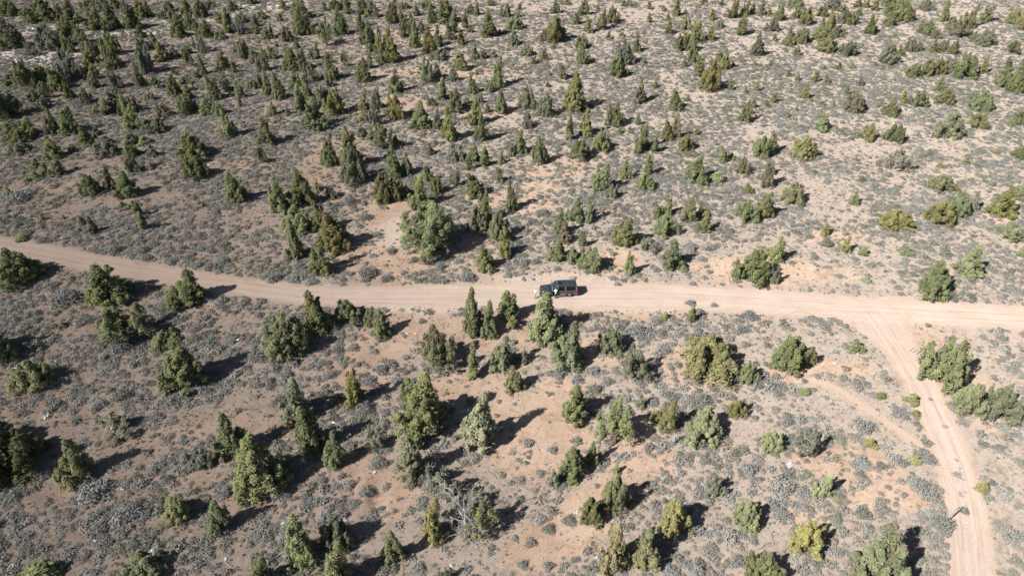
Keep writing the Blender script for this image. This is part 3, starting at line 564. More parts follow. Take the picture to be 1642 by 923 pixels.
# ---------------------------------------------------------------- scatter objects made of instances
def scatter(name, protos, pts, rot, scl, var, label, cat, kind='stuff'):
    """protos: unlinked objects; pts (n,3), rot z (n), scl (n,3), var int (n)"""
    n = len(pts); me = bpy.data.meshes.new(name); me.vertices.add(n); me.vertices.foreach_set('co', np.asarray(pts, np.float32).ravel())
    a = me.attributes.new('spin', 'FLOAT_VECTOR', 'POINT'); rv = np.zeros((n, 3), np.float32); rv[:, 2] = rot; a.data.foreach_set('vector', rv.ravel())
    a = me.attributes.new('size', 'FLOAT_VECTOR', 'POINT'); a.data.foreach_set('vector', np.asarray(scl, np.float32).ravel())
    a = me.attributes.new('pick', 'INT', 'POINT'); a.data.foreach_set('value', np.asarray(var, np.int32))
    cl = bpy.data.collections.new(name + '_kinds')
    for i, p in enumerate(protos): p.name = '%s_%02d' % (name, i); cl.objects.link(p)
    o = mesh_obj(name, me); ng = bpy.data.node_groups.new(name + '_nodes', 'GeometryNodeTree')
    ng.interface.new_socket('Geometry', in_out='INPUT', socket_type='NodeSocketGeometry'); ng.interface.new_socket('Geometry', in_out='OUTPUT', socket_type='NodeSocketGeometry')
    N = ng.nodes; L = ng.links; gi = N.new('NodeGroupInput'); go = N.new('NodeGroupOutput')
    ci = N.new('GeometryNodeCollectionInfo'); ci.inputs['Collection'].default_value = cl; ci.inputs['Separate Children'].default_value = True; ci.inputs['Reset Children'].default_value = True
    ip = N.new('GeometryNodeInstanceOnPoints'); ip.inputs['Pick Instance'].default_value = True
    def na(nm, ty):
        q = N.new('GeometryNodeInputNamedAttribute'); q.data_type = ty; q.inputs['Name'].default_value = nm; return q.outputs['Attribute']
    L.new(gi.outputs[0], ip.inputs['Points']); L.new(ci.outputs[0], ip.inputs['Instance'])
    L.new(na('pick', 'INT'), ip.inputs['Instance Index']); L.new(na('spin', 'FLOAT_VECTOR'), ip.inputs['Rotation']); L.new(na('size', 'FLOAT_VECTOR'), ip.inputs['Scale'])
    L.new(ip.outputs[0], go.inputs[0])
    md = o.modifiers.new('instances', 'NODES'); md.node_group = ng
    return tag(o, label, cat, kind=kind)
# junipers past the 300 that show largest, and the woodland going on beyond the picture
TONE_MAT = {k: foliage_material('juniper_foliage_' + v[1].replace(' ', '_'), False, v[0]) for k, v in TONES.items()}
def joined_tree(code, k, tone):
    cme, tme, H, W, (V, Fq, Tn, Vt, Ft), _ = PROTO[code][k]
    me = np_mesh('far_juniper', np.concatenate([V, Vt]), np.concatenate([Fq, Ft + len(V)]), [TONE_MAT[tone], M_BARK], mat_idx=[0] * len(Fq) + [1] * len(Ft))
    fattr(me, 'tint', np.concatenate([Tn, np.zeros(len(Ft))]), 'FACE')
    o = bpy.data.objects.new('far_juniper', me); return o, H, W
kinds = [('c', 0, '-'), ('c', 1, 'g'), ('c', 2, 'y'), ('r', 0, '-'), ('r', 1, 'g'), ('r', 2, 'p'), ('s', 0, '-'), ('o', 0, 'k')]
pr = [joined_tree(*k) for k in kinds]
pts, rot, scl, var = [], [], [], []
for T in RESTT:
    m = {'c': [0, 1, 2], 'r': [3, 4, 5], 's': [6], 'o': [7], 'x': [7], 'g': [4], 'j': [3]}[T[4]]; k = random.choice(m); _, H0, W0 = pr[k]
    pts.append((T[6], T[7], T[8] - .04)); rot.append(random.uniform(0, 6.28)); scl.append((T[10] / W0, T[10] / W0, T[9] / H0)); var.append(k)
cnt = 0
while cnt < 420:
    x = random.uniform(-330, 330); y = random.uniform(10, 520); z = float(terrain(x, y))
    u, v, d = project(x, y, z)
    if d < 5 or (-25 < u < 1667 and -20 < v < 990) or float(on_way(np.array([x]), np.array([y]), 1.5)[0]) > 0.01: continue
    if v > 923 or v < -150 and random.random() < .4: continue
    k = random.randrange(8); _, H0, W0 = pr[k]; H = random.uniform(2.5, 7); W = W0 / H0 * H * random.uniform(.8, 1.2)
    pts.append((x, y, z)); rot.append(random.uniform(0, 6.28)); scl.append((W / W0, W / W0, H / H0)); var.append(k); cnt += 1
for k_ in range(70):
    u = random.uniform(0, 560); v = random.uniform(4, 150 + 60 * random.random()) ; x, y, z, t = ground_at(u, v)
    k = random.choice([0, 1, 3, 4, 4, 6, 7]); _, H0, W0 = pr[k]; H = random.uniform(1.6, 5.2); W = W0 / H0 * H * random.uniform(.8, 1.2)
    pts.append((x, y, z)); rot.append(random.uniform(0, 6.28)); scl.append((W / W0, W / W0, H / H0)); var.append(k)
scatter('juniper_woodland', [p[0] for p in pr], pts, rot, scl, var, 'small distant junipers merging into scattered woodland', 'woodland')

# ---------------------------------------------------------------- sagebrush
def sage_mesh(rng, n, Rr, Hh, name, leafy=1.0, mat=None):
    d = unit(rng.normal(size=(n, 3))); d[:, 2] = np.abs(d[:, 2]) * 0.9 + 0.05; d = unit(d)
    bl = 1 + 0.25 * np.sin(3 * np.arctan2(d[:, 1], d[:, 0]) + rng.uniform(0, 6)) 
    rad = rng.uniform(0.45, 1.0, n) ** 0.7
    C = np.stack([d[:, 0] * Rr * rad * bl, d[:, 1] * Rr * rad * bl, d[:, 2] * Hh * rad + 0.02], -1)
    up = unit(d + rng.normal(size=d.shape) * 0.3 + np.array([0, 0, 0.4])); Nn = unit(d + rng.normal(size=d.shape) * 0.7)
    V, Fq = leaf_faces(C, Nn, up, rng.uniform(0.16, 0.34, n) * leafy, rng.uniform(0.06, 0.13, n) * leafy)
    me = np_mesh(name, V, Fq, [mat or M_SAGE]); fattr(me, 'tint', np.clip(0.5 + rng.normal(size=n) * 0.22, 0, 1), 'FACE'); return me
SAGE_COL = [(0.252, 0.253, 0.246), (0.216, 0.221, 0.214), (0.280, 0.277, 0.268), (0.188, 0.198, 0.180), (0.254, 0.241, 0.224), (0.230, 0.237, 0.237), (0.262, 0.243, 0.208), (0.170, 0.183, 0.152)]
sp = []
for i in range(8):
    me = sage_mesh(np.random.default_rng(500 + i), 130, 0.5, 0.42, 'sage_tuft', 0.85, foliage_material('sage_tone_%d' % i, False, SAGE_COL[i], 0.15)); o = bpy.data.objects.new('sage_tuft', me); sp.append(o)
def sage_points(n, x0, x1, y0, y1, rng):
    return rng.uniform(x0, x1, n), rng.uniform(y0, y1, n)
rng = np.random.default_rng(77)
xs, ys = [], []
for (x0, x1, y0, y1, dens) in ((-75, 75, 28, 75, 3.6), (-100, 100, 75, 120, 3.6), (-150, 150, 120, 180, 3.2), (-210, 210, 180, 260, 2.2), (-300, 300, 260, 420, 0.6)):
    n = int((x1 - x0) * (y1 - y0) * dens); a, b = sage_points(n, x0, x1, y0, y1, rng); xs.append(a); ys.append(b)
xs = np.concatenate(xs); ys = np.concatenate(ys)
zs = terrain(xs, ys); u, v, d = project(xs, ys, zs)
keep = (u > -380) & (u < 2020) & (v < 1080); xs, ys, zs, u, v, d = [q[keep] for q in (xs, ys, zs, u, v, d)]
bare = ell_field(BAREW, xs, ys); way = on_way(xs, ys, 0.25)
clump = fbm(xs, ys, 5.5, 60, 3); clump2 = fbm(xs, ys, 19, 70, 2)
p = 0.80 * sstep(0.38, 0.56, clump * 0.6 + clump2 * 0.4 + 0.08 * (1 - sstep(-40, -5, xs)) + 0.06 * sstep(105, 150, ys) - 0.045 * (1 - sstep(72, 84, ys)) * sstep(-30, -10, xs)) * (1 - 0.93 * bare) + 0.14 * (1 - bare)
keep = (rng.random(len(xs)) < p) & ((way < 0.35) | ((np.abs(xs - trk_x(ys) - 0.1) < 0.35) & (ys < 62) & (vnoise(xs / 3, ys / 3, 4) > 0.45)))
xs, ys, zs, clump, d = [q[keep] for q in (xs, ys, zs, clump, d)]
n = len(xs); s = np.exp(rng.normal(size=n) * 0.48) * 0.56; s = np.clip(s, 0.16, 1.4)
big_ = rng.random(n) < 0.05 + 0.05 * (clump > 0.6); s[big_] *= 1.8; s = np.minimum(s, 1.5)
hs = s * rng.uniform(0.65, 1.1, n)
pick = np.minimum((fbm(xs, ys, 9, 90, 2) * 9 + rng.normal(size=n) * 1.6).clip(0, 7.99), 7.99).astype(int)
print('sage', n)
scatter('sagebrush_cover', sp, np.stack([xs, ys, zs - 0.03], -1), rng.uniform(0, 6.28, n), np.stack([s, s, hs], -1), pick, 'grey low sagebrush covering the desert ground', 'sagebrush')
# stones on the road banks and bare slopes
sm = []
for i in range(4):
    bm = bmesh.new(); bmesh.ops.create_icosphere(bm, subdivisions=1, radius=0.5); r_ = random.Random(i)
    for vv in bm.verts: vv.co = Vector((vv.co.x * r_.uniform(.7, 1.3), vv.co.y * r_.uniform(.6, 1.1), vv.co.z * r_.uniform(.4, .8)))
    me = bpy.data.meshes.new('stone'); bm.to_mesh(me); bm.free(); me.materials.append(M_STONE); sm.append(bpy.data.objects.new('stone', me))
xs = rng.uniform(-75, 75, 42000); ys = rng.uniform(30, 105, 42000)
dr = np.abs(ys - road_y(xs)); pr_ = 0.9 * np.exp(-((dr - ROAD_HW(xs) - 0.8) / 1.3) ** 2) * (0.3 + np.exp(-((xs - 2) / 26) ** 2)) + 0.35 * ell_field(BAREW, xs, ys) * (ys < road_y(xs)) + 0.02
keep = (rng.random(len(xs)) < pr_ * 0.5) & (on_way(xs, ys, -0.3) < 0.5); xs, ys = xs[keep], ys[keep]; n = len(xs)
s = np.clip(np.exp(rng.normal(size=n) * 0.55) * 0.11, 0.05, 0.5)
scatter('stones', sm, np.stack([xs, ys, terrain(xs, ys)], -1), rng.uniform(0, 6.28, n), np.stack([s, s, s], -1), rng.integers(0, 4, n), 'small pale stones strewn over the road banks', 'stones')
# dry grass tufts and fallen twigs
def grass_mesh(rng, n, mat):
    th = rng.uniform(0, 6.28, n); d = np.stack([np.cos(th) * .45, np.sin(th) * .45, np.ones(n)], -1); C = np.stack([np.cos(th) * .12, np.sin(th) * .12, np.full(n, .3)], -1) * rng.uniform(.4, 1.2, (n, 1))
    V, Fq = leaf_faces(C, unit(rng.normal(size=(n, 3)) + np.array([0, 0, .2])), unit(d), rng.uniform(.4, .8, n), rng.uniform(.04, .08, n))
    V[:, 2] = np.maximum(V[:, 2], 0); me = np_mesh('grass_tuft', V, Fq, [mat]); fattr(me, 'tint', rng.random(n), 'FACE'); return bpy.data.objects.new('grass_tuft', me)
gp = [grass_mesh(np.random.default_rng(i), 26, foliage_material('dry_grass_%d' % i, False, c, .2)) for i, c in enumerate(((.30, .26, .19), (.25, .22, .17), (.21, .205, .15)))]
xs = rng.uniform(-95, 95, 90000); ys = rng.uniform(28, 135, 90000); u, v, d = project(xs, ys, terrain(xs, ys))
keep = (u > -120) & (u < 1760) & (v < 980) & (on_way(xs, ys, .1) < .4) & (rng.random(len(xs)) < (.35 + .65 * fbm(xs, ys, 5, 33)) * (1 - .75 * ell_field(BAREW, xs, ys))); xs, ys = xs[keep], ys[keep]; n = len(xs)
s = np.clip(np.exp(rng.normal(size=n) * .4) * .28, .12, .7)
scatter('dry_grass', gp, np.stack([xs, ys, terrain(xs, ys) - .01], -1), rng.uniform(0, 6.28, n), np.stack([s, s, s * .8], -1), rng.integers(0, 3, n), 'dry straw grass tufts between the sagebrush', 'grass')
tw = []
for i in range(4):
    r_ = np.random.default_rng(60 + i); sg = []; branch_p = np.array([-.8, 0, .06])
    for k in range(4):
        q = branch_p + np.array([.4, r_.normal() * .1, r_.uniform(-.02, .08)]); q[2] = max(q[2], .04); sg.append((branch_p, q, .035 - .006 * k, .03 - .006 * k)); sg.append((q, q + np.array([r_.uniform(.1, .3), r_.choice([-1, 1]) * r_.uniform(.15, .4), .1]), .015, .006)); branch_p = q
    V, Fq = tubes(sg, 4); tw.append(bpy.data.objects.new('twig', np_mesh('twig', V, Fq, [M_DEAD])))
near = [T for T in TREES if T[1] > 250]; ti = rng.integers(0, len(near), 900)
xs = np.array([near[i][6] for i in ti]) + rng.normal(size=900) * 2.6; ys = np.array([near[i][7] for i in ti]) + rng.normal(size=900) * 2.6; keep = on_way(xs, ys, .2) < .1; xs, ys = xs[keep], ys[keep]; n = len(xs); s = rng.uniform(.4, 1.3, n)
scatter('fallen_twigs', tw, np.stack([xs, ys, terrain(xs, ys)], -1), rng.uniform(0, 6.28, n), np.stack([s, s, s], -1), rng.integers(0, 4, n), 'grey fallen twigs lying under the junipers', 'twigs')
# the shrubs that stand out one by one
SHRUBS = """105 492 50;135 522 32;165 558 30;196 566 36;195 642 32;160 655 26;266 486 25;276 506 14;165 578 18;311 533 18;340 546 14;150 802 60;205 836 48;160 856 34;245 762 24;361 790 24;225 810 20;215 880 22;
30 330 40;70 391 20;185 408 30;225 408 28;236 418 20;276 423 18;310 430 18;335 433 20;356 424 24;320 404 18;291 402 18;302 359 18;345 346 16;
526 608 24;610 599 27;599 568 16;566 563 20;540 566 18;591 619 28;640 619 26;650 600 15;460 608 22;470 588 22;515 587 20;573 588 14;583 665 34;450 650 30;677 518 14;
558 783 24;568 815 26;585 795 26;516 775 20;606 750 30;758 740 26;519 806 16;615 919 24;670 919 28;553 849 20;806 765 12;460 854 28;463 793 14;
895 608 24;925 615 22;950 602 26;975 617 22;1020 540 34;1050 522 26;1058 541 24;1063 569 30;1110 549 28;1100 650 26;1125 654 36;1080 645 22;1045 650 24;1000 666 26;955 630 24;1107 491 18;1145 493 14;1200 513 26;1190 534 24;
885 726 17;867 763 18;833 775 22;865 838 24;880 854 24;850 875 22;838 910 20;878 913 20;825 866 14;912 841 26;1103 734 14;1130 743 22;1200 761 30;1212 742 24;1170 868 34;1150 856 26;1140 886 26;1115 921 34;1182 906 26;1070 920 30;
1253 792 44;1285 796 28;1382 831 30;1412 823 26;1491 803 32;1470 786 36;1482 742 38;1432 743 28;1412 752 20;1380 751 36;1378 765 18;1610 802 26;1620 868 40;1255 833 30;1287 819 20;1510 852 40;1340 839 24;1420 860 24;1600 724 22;
1261 681 22;1290 614 12;1385 694 36;1440 668 28;870 349 26;1020 273 20;1000 338 14;1105 405 28;1135 403 14;1126 420 16;860 424 18;893 435 14;912 457 12;990 459 14;840 424 20;
603 381 20;628 408 20;620 452 22;590 449 36;480 432 20;470 454 26;500 458 24;585 354 24;665 422 20;705 434 22;735 424 20;750 453 28;440 453 30;425 448 20;545 409 20;560 329 24;665 443 16"""
big_sage = [sage_mesh(np.random.default_rng(800 + i), 620, 0.9, 0.85, 'sagebrush', 0.8) for i in range(7)]
def stem_mesh(seed):
    r = np.random.default_rng(seed); segs = []
    for k in range(14):
        th = r.uniform(0, 6.28); e = r.uniform(0.15, 0.75); q = np.array([math.cos(th) * e, math.sin(th) * e, r.uniform(0.3, 0.8)])
        segs.append(((0, 0, -0.1), q * 0.5 + np.array([0, 0, 0.05]), 0.03, 0.02)); segs.append((q * 0.5 + np.array([0, 0, 0.05]), q, 0.02, 0.008))
    V, Fq = tubes(segs, 4); return np_mesh('sage_stems', V, Fq, [M_DEAD])
stems = [stem_mesh(i) for i in range(3)]
items = []
for e in SHRUBS.replace('\n', '').split(';'):
    q = [float(t) for t in e.split()]; x, y, z, t = ground_at(q[0], q[1] - q[2] * 0.2)
    k = q[2] * t / FPX / 1.9; root = empty('sagebrush', (x, y, z - 0.03), random.uniform(0, 6.28)); hz = k * random.uniform(0.75, 1.05)
    root.scale = (k, k, hz)
    f = mesh_obj('foliage', random.choice(big_sage), root); f.color = (*random.choice(SAGE_COL[:4] + SAGE_COL[5:6]), 1)
    mesh_obj('stems', random.choice(stems), root)
    tag(root, None, 'shrub', 'larger sagebrush standing out on the ground')
    sz = 'large' if q[2] > 32 else 'medium' if q[2] > 21 else 'small'
    items.append((root, '%s rounded grey sagebrush %s' % (sz, zone(q[0], q[1])), q[0]))
unique_labels(items)

# ---------------------------------------------------------------- dead juniper and bare brush
def branch(segs, p, d, L, r, depth, rng):
    p = np.array(p, float); n = 3
    for k in range(n):
        d = unit(d + rng.normal(size=3) * 0.22); q = p + d * L / n; q[2] = max(q[2], 0.05)
        segs.append((p, q, r * (1 - k / n * 0.5), r * (1 - (k + 1) / n * 0.5))); p = q
        if depth > 0:
            for _ in range(2): branch(segs, p, unit(d + rng.normal(size=3) * 0.75), L * rng.uniform(0.45, 0.7), r * 0.5, depth - 1, rng)
def dead_tree(u, v, H, label, seed, name='dead_tree', nb=9):
    x, y, z, t = ground_at(u, v); root = empty(name, (x, y, z)); rng = np.random.default_rng(seed)
    V, Fq = tubes([((0, 0, -.2), (.1, .05, H * .4), .16, .11), ((.1, .05, H * .4), (.05, .2, H), .11, .03)], 6)
    mesh_obj('trunk', np_mesh('dead_trunk', V, Fq, [M_SILVER], True), root)
    for k in range(nb):
        segs = []; th = k / nb * 6.28 + rng.uniform(-.3, .3); zz = H * rng.uniform(0.1, 0.8)
        branch(segs, (0.08, 0.08, zz), unit(np.array([math.cos(th), math.sin(th), rng.uniform(-0.1, 0.7)])), H * rng.uniform(.2, .36), 0.045, 2, rng)
        V, Fq = tubes(segs, 4); mesh_obj('branch', np_mesh('dead_branch', V, Fq, [M_SILVER]), root)
    return tag(root, label, 'tree')
dead_tree(746, 862, 5.8, 'silvery dead juniper with bare radiating branches beside bright yellow-green juniper', 3, nb=13)
dead_tree(715, 805, 3.4, 'leafless grey brush tangle behind the bright yellow-green juniper', 4, nb=7)
dead_tree(728, 588, 2.2, 'bare grey branches at the foot of ragged open juniper', 5, nb=7)
dead_tree(1079, 712, 1.8, 'small bleached dead shrub in front of the pale bushy juniper', 6, nb=6)

# ---------------------------------------------------------------- litter, post, pole frame
def litter(u, v, size, label, seed):
    x, y, z, t = ground_at(u, v); r_ = random.Random(seed); bm = bmesh.new()
    n = 5; g = [[bm.verts.new(((i / n - .5) * (1 + .3 * r_.random()), (j / n - .5) * .7 * (1 + .3 * r_.random()), r_.uniform(0, .32))) for j in range(n + 1)] for i in range(n + 1)]
    for i in range(n):
        for j in range(n):
            if r_.random() < .9: bm.faces.new((g[i][j], g[i + 1][j], g[i + 1][j + 1], g[i][j + 1]))
    ext = bmesh.ops.solidify(bm, geom=bm.faces[:], thickness=0.03)
    o = bm_obj('white_scrap', bm, M_LITTER); k = size * t / FPX * 1.05; o.scale = (k, k, k); o.location = (x, y, z + 0.03); o.rotation_euler = (0, 0, r_.uniform(0, 3.1))
    return tag(o, label, 'litter', 'white scraps littering the desert')
LIT = [(50, 555, 8), (88, 582, 7), (24, 592, 8), (75, 668, 9), (200, 557, 6), (260, 558, 5), (380, 545, 6), (107, 901, 10), (242, 885, 10), (233, 890, 8), (197, 783, 6), (153, 867, 6), (196, 856, 5), (268, 911, 6), (18, 787, 6), (362, 896, 5),
       (455, 841, 7), (600, 757, 6), (553, 834, 6), (729, 790, 6), (732, 775, 4), (786, 847, 9), (784, 862, 6), (723, 907, 5), (451, 606, 5), (497, 641, 5), (533, 679, 7), (460, 664, 5), (1338, 583, 5), (1385, 675, 6), (1265, 746, 10), (1264, 836, 8), (1389, 880, 7), (1548, 839, 6), (957, 898, 8), (924, 822, 6), (333, 267, 5), (927, 55, 5), (53, 48, 8)]
items = []
for i, (u, v, s) in enumerate(LIT):
    o = litter(u, v, s, None, i); items.append((o, '%s crumpled white scrap %s' % ('large' if s > 7 else 'small', zone(u, v)), u))
unique_labels(items)
def box(bm, c, s, rot=None):
    r = bmesh.ops.create_cube(bm, size=1.0)
    M = Matrix.Translation(c) @ (rot if rot else Matrix()) @ Matrix.Diagonal((s[0], s[1], s[2], 1))
    bmesh.ops.transform(bm, matrix=M, verts=r['verts']); return r['verts']
M_POST = plain('grey_timber', (0.30, 0.27, 0.24), 0.9, var=0.3, spec=0.1)
x, y, z, t = ground_at(1523, 832)
root = tag(empty('marker_post', (x, y, z)), 'weathered grey timber post leaning at the edge of the side track', 'post')
V, Fq = tubes([((0, 0, -.3), (.18, .1, 1.0), .075, .07), ((.18, .1, 1.0), (.30, .16, 1.75), .07, .06), ((.30, .16, 1.75), (.302, .161, 1.76), .06, .001)], 8)
mesh_obj('post', np_mesh('post', V, Fq, [M_POST], True), root)
V, Fq = tubes([((.25, .13, 1.45), (.62, .40, 1.60), .03, .02), ((.2, .1, 1.2), (-.05, .35, 1.42), .025, .015)], 5); mesh_obj('branch_stub', np_mesh('stub', V, Fq, [M_POST]), root)
M_POLE = plain('galvanised_pole', (0.36, 0.34, 0.32), 0.6, 0.2, var=0.12)
p0 = np.array(ground_at(1464, 558)[:3]); p1 = np.array(ground_at(1488, 572)[:3]); p2 = np.array(ground_at(1467, 571)[:3])
root = tag(empty('pole_frame', tuple(p0)), 'pale ladder-like pole frame lying flat beside the track at the fork', 'frame')
dv = p1 - p0; sd = np.cross(unit(dv), [0, 0, 1.0]); 
def lift(q):
    a = p0 + q; return np.array([q[0], q[1], float(terrain(a[0], a[1])) + 0.18 - p0[2]])
for k in (0, 1):
    a = lift(sd * 1.1 * k); b = lift(dv + sd * 1.1 * k); V, Fq = tubes([(a, b, .05, .05)], 6); mesh_obj('rail', np_mesh('rail', V, Fq, [M_POLE], True), root)
for k in range(5):
    a = lift(dv * (k + .3) / 4.7) + [0, 0, .03]; b = lift(dv * (k + .3) / 4.7 + sd * 1.1) + [0, 0, .03]; V, Fq = tubes([(a, b, .03, .03)], 5); mesh_obj('rung', np_mesh('rung', V, Fq, [M_POLE], True), root)

# ---------------------------------------------------------------- the parked SUV
M_PAINT = plain('dark_teal_paint', (0.050, 0.060, 0.072), 0.32, 0.4, var=0.1, coat=0.8)
M_TRIM = plain('taupe_lower_paint', (0.22, 0.19, 0.18), 0.45, 0.3, var=0.1, coat=0.4)
M_SIDE = plain('dusty_side_paint', (0.095, 0.080, 0.084), 0.38, 0.3, var=0.15, coat=0.3)
M_GLASS = plain('tinted_glass', (0.008, 0.010, 0.011), 0.05, 0.0, spec=0.8)
M_SHIELD = plain('windshield_glass', (0.02, 0.055, 0.055), 0.06, 0.0, spec=0.8)
M_CHROME = plain('chrome', (0.75, 0.75, 0.76), 0.18, 1.0)
M_RUB = plain('tyre_rubber', (0.025, 0.024, 0.023), 0.85, var=0.2)
M_RED = plain('red_lens', (0.42, 0.02, 0.02), 0.2); M_LENS = plain('clear_lens', (0.3, 0.3, 0.29), 0.12); M_DARK = plain('cabin_trim', (0.03, 0.03, 0.03), 0.8)
cu, cv = 895, 471
x, y, z, t = ground_at(cu, cv)
yaw = math.atan2(float(road_y(x - 3)) - float(road_y(x + 3)), -6.0) + R(3)
car = tag(empty('parked_suv', (x, y, z + 0.045), yaw), 'dark green full-size SUV with roof rack parked on the dirt road', 'car')
XF, XR = 2.72, -2.72; WB = (1.62, -1.58); HW = 0.98
def yhw(xx): return HW * (1 - 0.10 * max(0, (xx - 1.9) / 0.8) ** 2 - 0.05 * max(0, (-xx - 2.2) / 0.5) ** 2)
def side_y(xx, zz):
    yb = yhw(xx)
    if zz <= 1.12: return yb * (1 - 0.05 * ((zz - 0.8) / 0.45) ** 2)
    return yb * 0.965 - (zz - 1.12) * 0.24
def plate(name, mat, xs_, zlo, zhi, side, nz=6, off=0.0, thick=0.03, parent=None, smooth=True):
    bm = bmesh.new(); rows = []
    for xx in xs_:
        a, b = zlo(xx), zhi(xx); rows.append([bm.verts.new((xx, side * (side_y(xx, a + (b - a) * k / nz) + off), a + (b - a) * k / nz)) for k in range(nz + 1)])
    for i in range(len(rows) - 1):
        for k in range(nz):
            f = (rows[i][k], rows[i + 1][k], rows[i + 1][k + 1], rows[i][k + 1])
            bm.faces.new(f if side < 0 else f[::-1])
    bmesh.ops.recalc_face_normals(bm, faces=bm.faces[:])
    bmesh.ops.solidify(bm, geom=bm.faces[:], thickness=thick)
    return bm_obj(name, bm, mat, parent, False)
def zbot(xx):
    zb = 0.40
    for wx in WB:
        dd = abs(xx - wx)
        if dd < 0.50: zb = max(zb, 0.40 + math.sqrt(0.50 ** 2 - dd ** 2))
    return zb
body = empty('body', parent=car)
bands = {}
def lin(a, b, n): return [a + (b - a) * k / n for k in range(n + 1)]
DOOR = (0.20, 1.02)
for side in (-1, 1):
    # vehicle's left (driver) side faces the camera: local +y after the yaw
    segs = [('front_fender', 1.03, 2.66, 30), ('rear_door', -0.92, 0.18, 12), ('rear_quarter', -2.68, -0.94, 30)]
    if side == -1: segs.append(('front_door', 0.20, 1.01, 8))
    for nm, a, b, n in segs:
        top = (lambda xx: 1.12 - 0.09 * max(0, xx - 1.0)) 
        plate(nm, M_PAINT if nm == 'front_fender' else M_SIDE, lin(a, b, n), lambda xx: max(zbot(xx), 0.62), lambda xx, top=top: max(top(xx), zbot(xx) + .05), side, parent=car)
        lo = plate('lower_panel', M_TRIM, lin(a, b, n), zbot, lambda xx: max(0.615, zbot(xx) + 0.002), side, 3, 0.006, parent=car)
    for nm, a, b in (('side_window', 0.24, 0.98), ('side_window', -0.86, 0.12), ('side_window', -2.42, -1.02)):
        if side == 1 and a == 0.24: continue
        fr = lambda xx: min(1.70, 1.70 - max(0, (xx - 0.55)) * 1.05)
        plate(nm, M_GLASS, lin(a, b, 8), lambda xx: 1.16, fr, side, 3, -0.006, 0.012, parent=car)
    for a, b in ((0.13, 0.23), (-1.01, -0.87), (-2.62, -2.43)):
        plate('pillar', M_TRIM, lin(a, b, 2), lambda xx: 1.125, lambda xx: 1.74, side, 3, parent=car)
    plate('roof_rail_panel', M_CHROME, lin(-2.6, 0.56, 10), lambda xx: 1.705, lambda xx: 1.80, side, 2, 0.002, parent=car)
def sheet(name, mat, rows, parent=car, thick=0.03, smooth=True):
    bm = bmesh.new(); R_ = [[bm.verts.new(p) for p in row] for row in rows]
    for i in range(len(R_) - 1):
        for k in range(len(R_[0]) - 1): bm.faces.new((R_[i][k], R_[i + 1][k], R_[i + 1][k + 1], R_[i][k + 1]))
    bmesh.ops.recalc_face_normals(bm, faces=bm.faces[:]); bmesh.ops.solidify(bm, geom=bm.faces[:], thickness=thick)
    return bm_obj(name, bm, mat, parent, smooth)
def cross(xx, zc, hw, crownh, n=8): return [(xx, -hw + 2 * hw * k / n, zc - crownh * (2 * k / n - 1) ** 2) for k in range(n + 1)]
roof_rows = [cross(0.50, 1.80, .74, .03), cross(0.1, 1.86, .79, .05), cross(-1.2, 1.88, .80, .05), cross(-2.3, 1.85, .79, .05), cross(-2.60, 1.80, .76, .04)]
sheet('roof', M_PAINT, roof_rows)
sheet('hood', M_PAINT, [cross(1.16, 1.15, .88, .04), cross(1.6, 1.14, .89, .05), cross(2.2, 1.10, .87, .06), cross(2.58, 1.02, .80, .06)])
sheet('windshield', M_SHIELD, [cross(1.20, 1.15, .86, .03), cross(0.86, 1.46, .80, .03), cross(0.50, 1.77, .73, .02)], thick=.015)
sheet('front_fascia', M_PAINT, [[(2.60, -.80 + .2 * k, 0.99) for k in range(9)], [(2.70, -.84 + .21 * k, .85) for k in range(9)], [(2.72, -.86 + .215 * k, .62) for k in range(9)]])
sheet('grille', M_CHROME, [[(2.70, -.45 + .15 * k, .93) for k in range(7)], [(2.735, -.45 + .15 * k, .72) for k in range(7)]], thick=.02, smooth=False)
bm = bmesh.new(); box(bm, (2.74, 0, .52), (.18, 1.86, .22)); bmesh.ops.bevel(bm, geom=bm.edges[:], offset=.05, segments=2, affect='EDGES'); bm_obj('front_bumper', bm, M_TRIM, car)
bm = bmesh.new(); box(bm, (-2.74, 0, .52), (.18, 1.88, .24)); bmesh.ops.bevel(bm, geom=bm.edges[:], offset=.05, segments=2, affect='EDGES'); bm_obj('rear_bumper', bm, M_TRIM, car)
sheet('tailgate', M_PAINT, [[(-2.69, -.93 + .2325 * k, .60) for k in range(9)], [(-2.71, -.94 + .235 * k, .9) for k in range(9)], [(-2.68, -.92 + .23 * k, 1.14) for k in range(9)]])
sheet('rear_window', M_GLASS, [[(-2.67, -.86 + .215 * k, 1.16) for k in range(9)], [(-2.62, -.74 + .185 * k, 1.74) for k in range(9)]], thick=.015)
